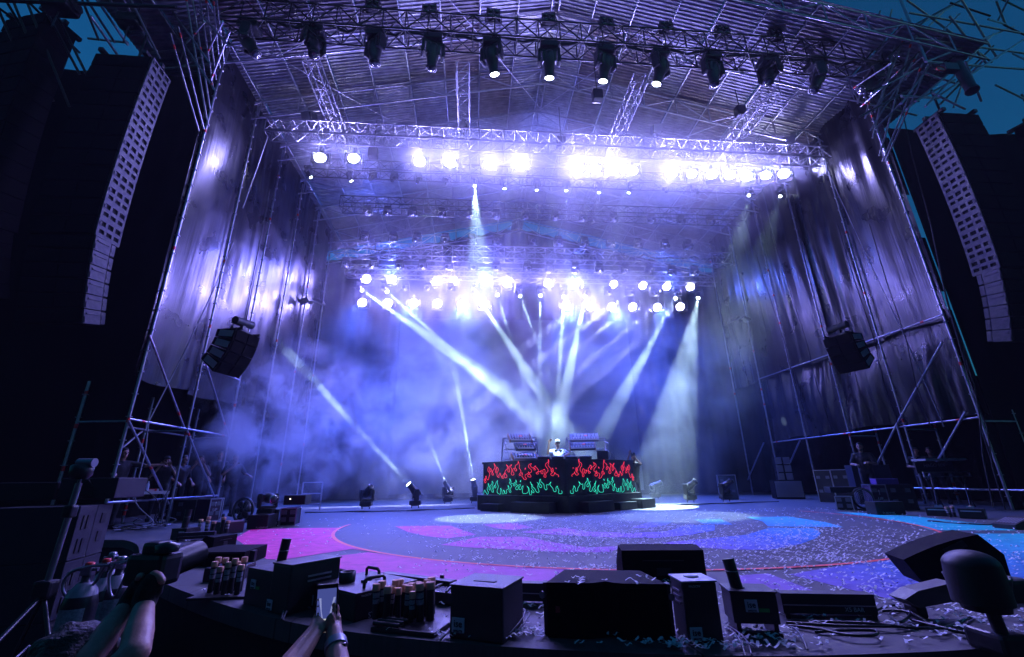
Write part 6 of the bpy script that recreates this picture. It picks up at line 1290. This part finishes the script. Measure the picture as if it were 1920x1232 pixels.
cm = thing('camera', 'black camera with a stubby lens held overhead by the gloved hands', 'camera', m=T(P(288, 1066, 1.62)) @ rotz(-.25)); MB().bev((0, 0, 0), (.13, .08, .09), .015).build('body', M_CASE, cm); MB().tube((0, .04, .0), (.0, .16, .02), .042, 16).build('lens', M_CASE, cm); MB().bev((0, 0, .058), (.06, .06, .04), .012).build('prism_housing', M_CASE, cm); MB().lathe([(.03, 0), (.034, .02), (.0, .03)], 14, T(.055, -.02, .05)).build('dial', M_CASE, cm)
# ------------------------------------------------------------------ paper confetti
M_CONF = mat('white tissue strip', (.72, .72, .76), .7)
rc_ = random.Random(21)
def strip_mesh(k):
    r = random.Random(k); L_, w_ = .048 * r.uniform(.7, 1.3), .015; n_ = 4; b1, b2, tw = r.uniform(-.012, .02), r.uniform(0, 6), r.uniform(-.5, .5); vs_ = []
    for i in range(n_ + 1):
        x = (i / n_ - .5) * L_; z = .004 + abs(b1) * (1 - math.cos(2 * PI * i / n_ + b2)) * .5; a = tw * (i / n_ - .5)
        for s in (-1, 1): vs_.append((x, s * w_ / 2 * math.cos(a), z + max(0, s * w_ / 2 * math.sin(a))))
    m = MB(); m.add(vs_, [(2 * i, 2 * i + 1, 2 * i + 3, 2 * i + 2) for i in range(n_)]); return m
STRIPS = [strip_mesh(k) for k in range(8)]; SMESH = [s.mesh('confetti_strip', M_CONF) for s in STRIPS]
# density of the litter over the deck: thick at centre right and the front, thin at the left
def dens(x, y):
    d = .25
    d += 2.2 * math.exp(-(((x - 2.2) / 1.9) ** 2 + ((y - 6.6) / 1.5) ** 2))
    d += 2.0 * math.exp(-(((x - 4.0) / 1.5) ** 2 + ((y - 4.6) / 1.2) ** 2))
    d += 2.6 * math.exp(-(((x - 3.2) / 1.0) ** 2 + ((y - 3.0) / .5) ** 2))
    d += 1.2 * math.exp(-(((x - 5.3) / 1.6) ** 2 + ((y - 6.5) / 1.6) ** 2))
    d += 1.0 * math.exp(-(((x - 1.5) / 2.5) ** 2 + ((y - 8.5) / 1.5) ** 2))
    d += .8 * math.exp(-(((x - .6) / .8) ** 2 + ((y - 3.3) / .5) ** 2))
    if x < -.5: d *= .35
    return d * (.55 + .9 * max(0, math.sin(x * 2.3 + 1.3 * math.sin(y * 1.9)) * math.sin(y * 2.1 + x * .7)))
ex = [e[0] for e in EDGE_S]; ey = [e[1] for e in EDGE_S]
pts = []
while len(pts) < 5200:
    x, y = rc_.uniform(-5, 9.5), rc_.uniform(2.6, 12.2)
    if y < np.interp(x, ex, ey) + .05: continue
    if rc_.random() * 2.6 < dens(x, y): pts.append((x, y))
    if len(pts) % 400 == 0 and rc_.random() < .02:
        pass
# a few drifts where strips lie in heaps
for (u, v, n_, sp) in ((1262, 1215, 60, .12), (985, 1190, 50, .12), (1000, 1062, 16, .08), (1130, 1068, 40, .12), (1560, 1052, 40, .16), (1380, 1212, 70, .16), (1850, 1195, 60, .2), (1600, 1110, 60, .3), (898, 1050, 12, .08), (840, 1195, 30, .06), (1440, 1120, 40, .3), (1500, 1215, 40, .25)):
    c = G(u, v)
    for k in range(n_): pts.append((c.x + rc_.gauss(0, sp), c.y + rc_.gauss(0, sp * .6)))
pts = [p for p in pts if p[1] > np.interp(p[0], ex, ey) + .03]
pts.sort(key=lambda p: p[0] ** 2 + p[1] ** 2)
near, far = pts[:280], pts[280:]
for i, (x, y) in enumerate(near):
    o = link('confetti_strip', SMESH[i % 8], None, T(x, y, .013 + .004 * rc_.random()) @ rotz(rc_.gauss(0, .7)) @ Matrix.Rotation(rc_.gauss(0, .12), 4, 'X'))
    tag(o, 'loose white paper strip lying on the deck near the front edge', 'confetti', 'confetti strips near the front edge')
q = MB()
for i, (x, y) in enumerate(far):
    s = STRIPS[i % 8]; m = T(x, y, .012 + .006 * rc_.random()) @ rotz(rc_.gauss(0, .7)) @ Matrix.Rotation(rc_.gauss(0, .12), 4, 'X'); q.add([m @ Vector(v) for v in s.v], s.f)
tag(q.build('confetti', M_CONF), 'white paper confetti strewn over the painted deck', kind='stuff')
# strips lying on the tops of the boxes at the front
for (u0, v0, u1, v1, z_, n_) in ((1050, 1085, 1240, 1095, .295, 14),):
    a, b = G(u0, v0, z_), G(u1, v1, z_)
    for k in range(n_):
        o = link('confetti_strip', SMESH[k % 8], None, T(a.x + (b.x - a.x) * rc_.random(), a.y + (b.y - a.y) * rc_.random(), CABTOP + .003) @ rotz(rc_.gauss(0, .8))); tag(o, 'white paper strip lying on the wide black speaker cabinet at centre front', 'confetti', 'strips on the centre cabinet')
# ------------------------------------------------------------------ haze
hz = MB(); hz.bbox((-95, -66, -2.9), (100, 86, 18.4))
hm = bpy.data.materials.new('stage haze'); hm.use_nodes = True; t = hm.node_tree; t.nodes.clear()
pv = t.nodes.new('ShaderNodeVolumePrincipled'); pv.inputs['Density'].default_value = HAZE; pv.inputs['Color'].default_value = (.9, .92, 1, 1); pv.inputs['Anisotropy'].default_value = .25
ou = t.nodes.new('ShaderNodeOutputMaterial'); t.links.new(pv.outputs[0], ou.inputs['Volume'])
hz = hz.build('haze', hm); tag(hz, 'thin stage haze filling the air', kind='stuff')
# drifting smoke: an uneven cloud round the booth and a plume at the left
def smoke(name, c, s, dens, scale, seed, label, thr=.42, g=.55, col=(.92, .95, 1)):
    m = bpy.data.materials.new(name); m.use_nodes = True; t = m.node_tree; t.nodes.clear()
    tc = t.nodes.new('ShaderNodeTexCoord')
    mp = t.nodes.new('ShaderNodeMapping'); mp.inputs['Location'].default_value = (seed, seed * .7, 0)
    nz = t.nodes.new('ShaderNodeTexNoise'); nz.inputs['Scale'].default_value = scale; nz.inputs['Detail'].default_value = 4; nz.inputs['Roughness'].default_value = .62; nz.inputs['Distortion'].default_value = .6
    mr = t.nodes.new('ShaderNodeMapRange'); mr.inputs[1].default_value = thr; mr.inputs[2].default_value = .72; mr.inputs[3].default_value = 0; mr.inputs[4].default_value = dens
    ln = t.nodes.new('ShaderNodeVectorMath'); ln.operation = 'LENGTH'
    fo = t.nodes.new('ShaderNodeMapRange'); fo.inputs[1].default_value = .35; fo.inputs[2].default_value = 1.0; fo.inputs[3].default_value = 1; fo.inputs[4].default_value = 0
    mu = t.nodes.new('ShaderNodeMath'); mu.operation = 'MULTIPLY'
    dv = t.nodes.new('ShaderNodeVectorMath'); dv.operation = 'DIVIDE'; dv.inputs[1].default_value = (s[0] / 2, s[1] / 2, s[2] / 2)
    t.links.new(tc.outputs['Object'], mp.inputs[0]); t.links.new(mp.outputs[0], nz.inputs['Vector']); t.links.new(nz.outputs[0], mr.inputs[0])
    t.links.new(tc.outputs['Object'], dv.inputs[0]); t.links.new(dv.outputs[0], ln.inputs[0]); t.links.new(ln.outputs['Value'], fo.inputs[0])
    t.links.new(mr.outputs[0], mu.inputs[0]); t.links.new(fo.outputs[0], mu.inputs[1])
    pv = t.nodes.new('ShaderNodeVolumePrincipled'); pv.inputs['Color'].default_value = (*col, 1); pv.inputs['Anisotropy'].default_value = g
    ou = t.nodes.new('ShaderNodeOutputMaterial'); t.links.new(mu.outputs[0], pv.inputs['Density']); t.links.new(pv.outputs[0], ou.inputs['Volume'])
    b = MB(); b.lathe([(.02 * .5, -.999 * .5)] + [(.5 * math.cos(a), .5 * math.sin(a)) for a in np.linspace(-1.45, 1.45, 9)] + [(.01, .4995)], 20)
    b.v = [(x * s[0], y * s[1], z * s[2]) for x, y, z in b.v]
    o = b.build(name, m, None, T(*c)); tag(o, label, kind='stuff'); return o
smoke('smoke', (2.6, 16.8, 6.6), (25, 14.5, 18), .1, .5, 3.0, 'drifting cloud of stage smoke filling the rear of the stage', .43, .25)
smoke('smoke', (-5.3, 13.3, 2.5), (5.6, 3.6, 5.2), 2.2, 1.0, 9.0, 'rising plume of smoke at the left of the stage', .48, .3)
smoke('smoke', (3.0, 13.0, 11.9), (24, 4.4, 4.0), .13, .35, 14.0, 'local haze added to widen the glow of the upper white lamps', .15, .6)  # haze volume added at the lamps, stands in for their bloom
smoke('smoke', (2.6, 20.3, 9.9), (19, 3.6, 5.0), .13, .35, 22.0, 'local haze added to widen the glow of the lower white lamps', .15, .6)  # same added glow volume for the rear lamp rows
smoke('smoke', (-1.8, 17.6, 2.9), (9.5, 7.0, 7.0), .4, .75, 31.0, 'low smoke drifting over the deck left of the booth', .45, .2)
smoke('smoke', (4.6, 10.7, 9.3), (11, 4.0, 6.0), .05, .4, 40.0, 'thin haze under the front truss', .2, .2)
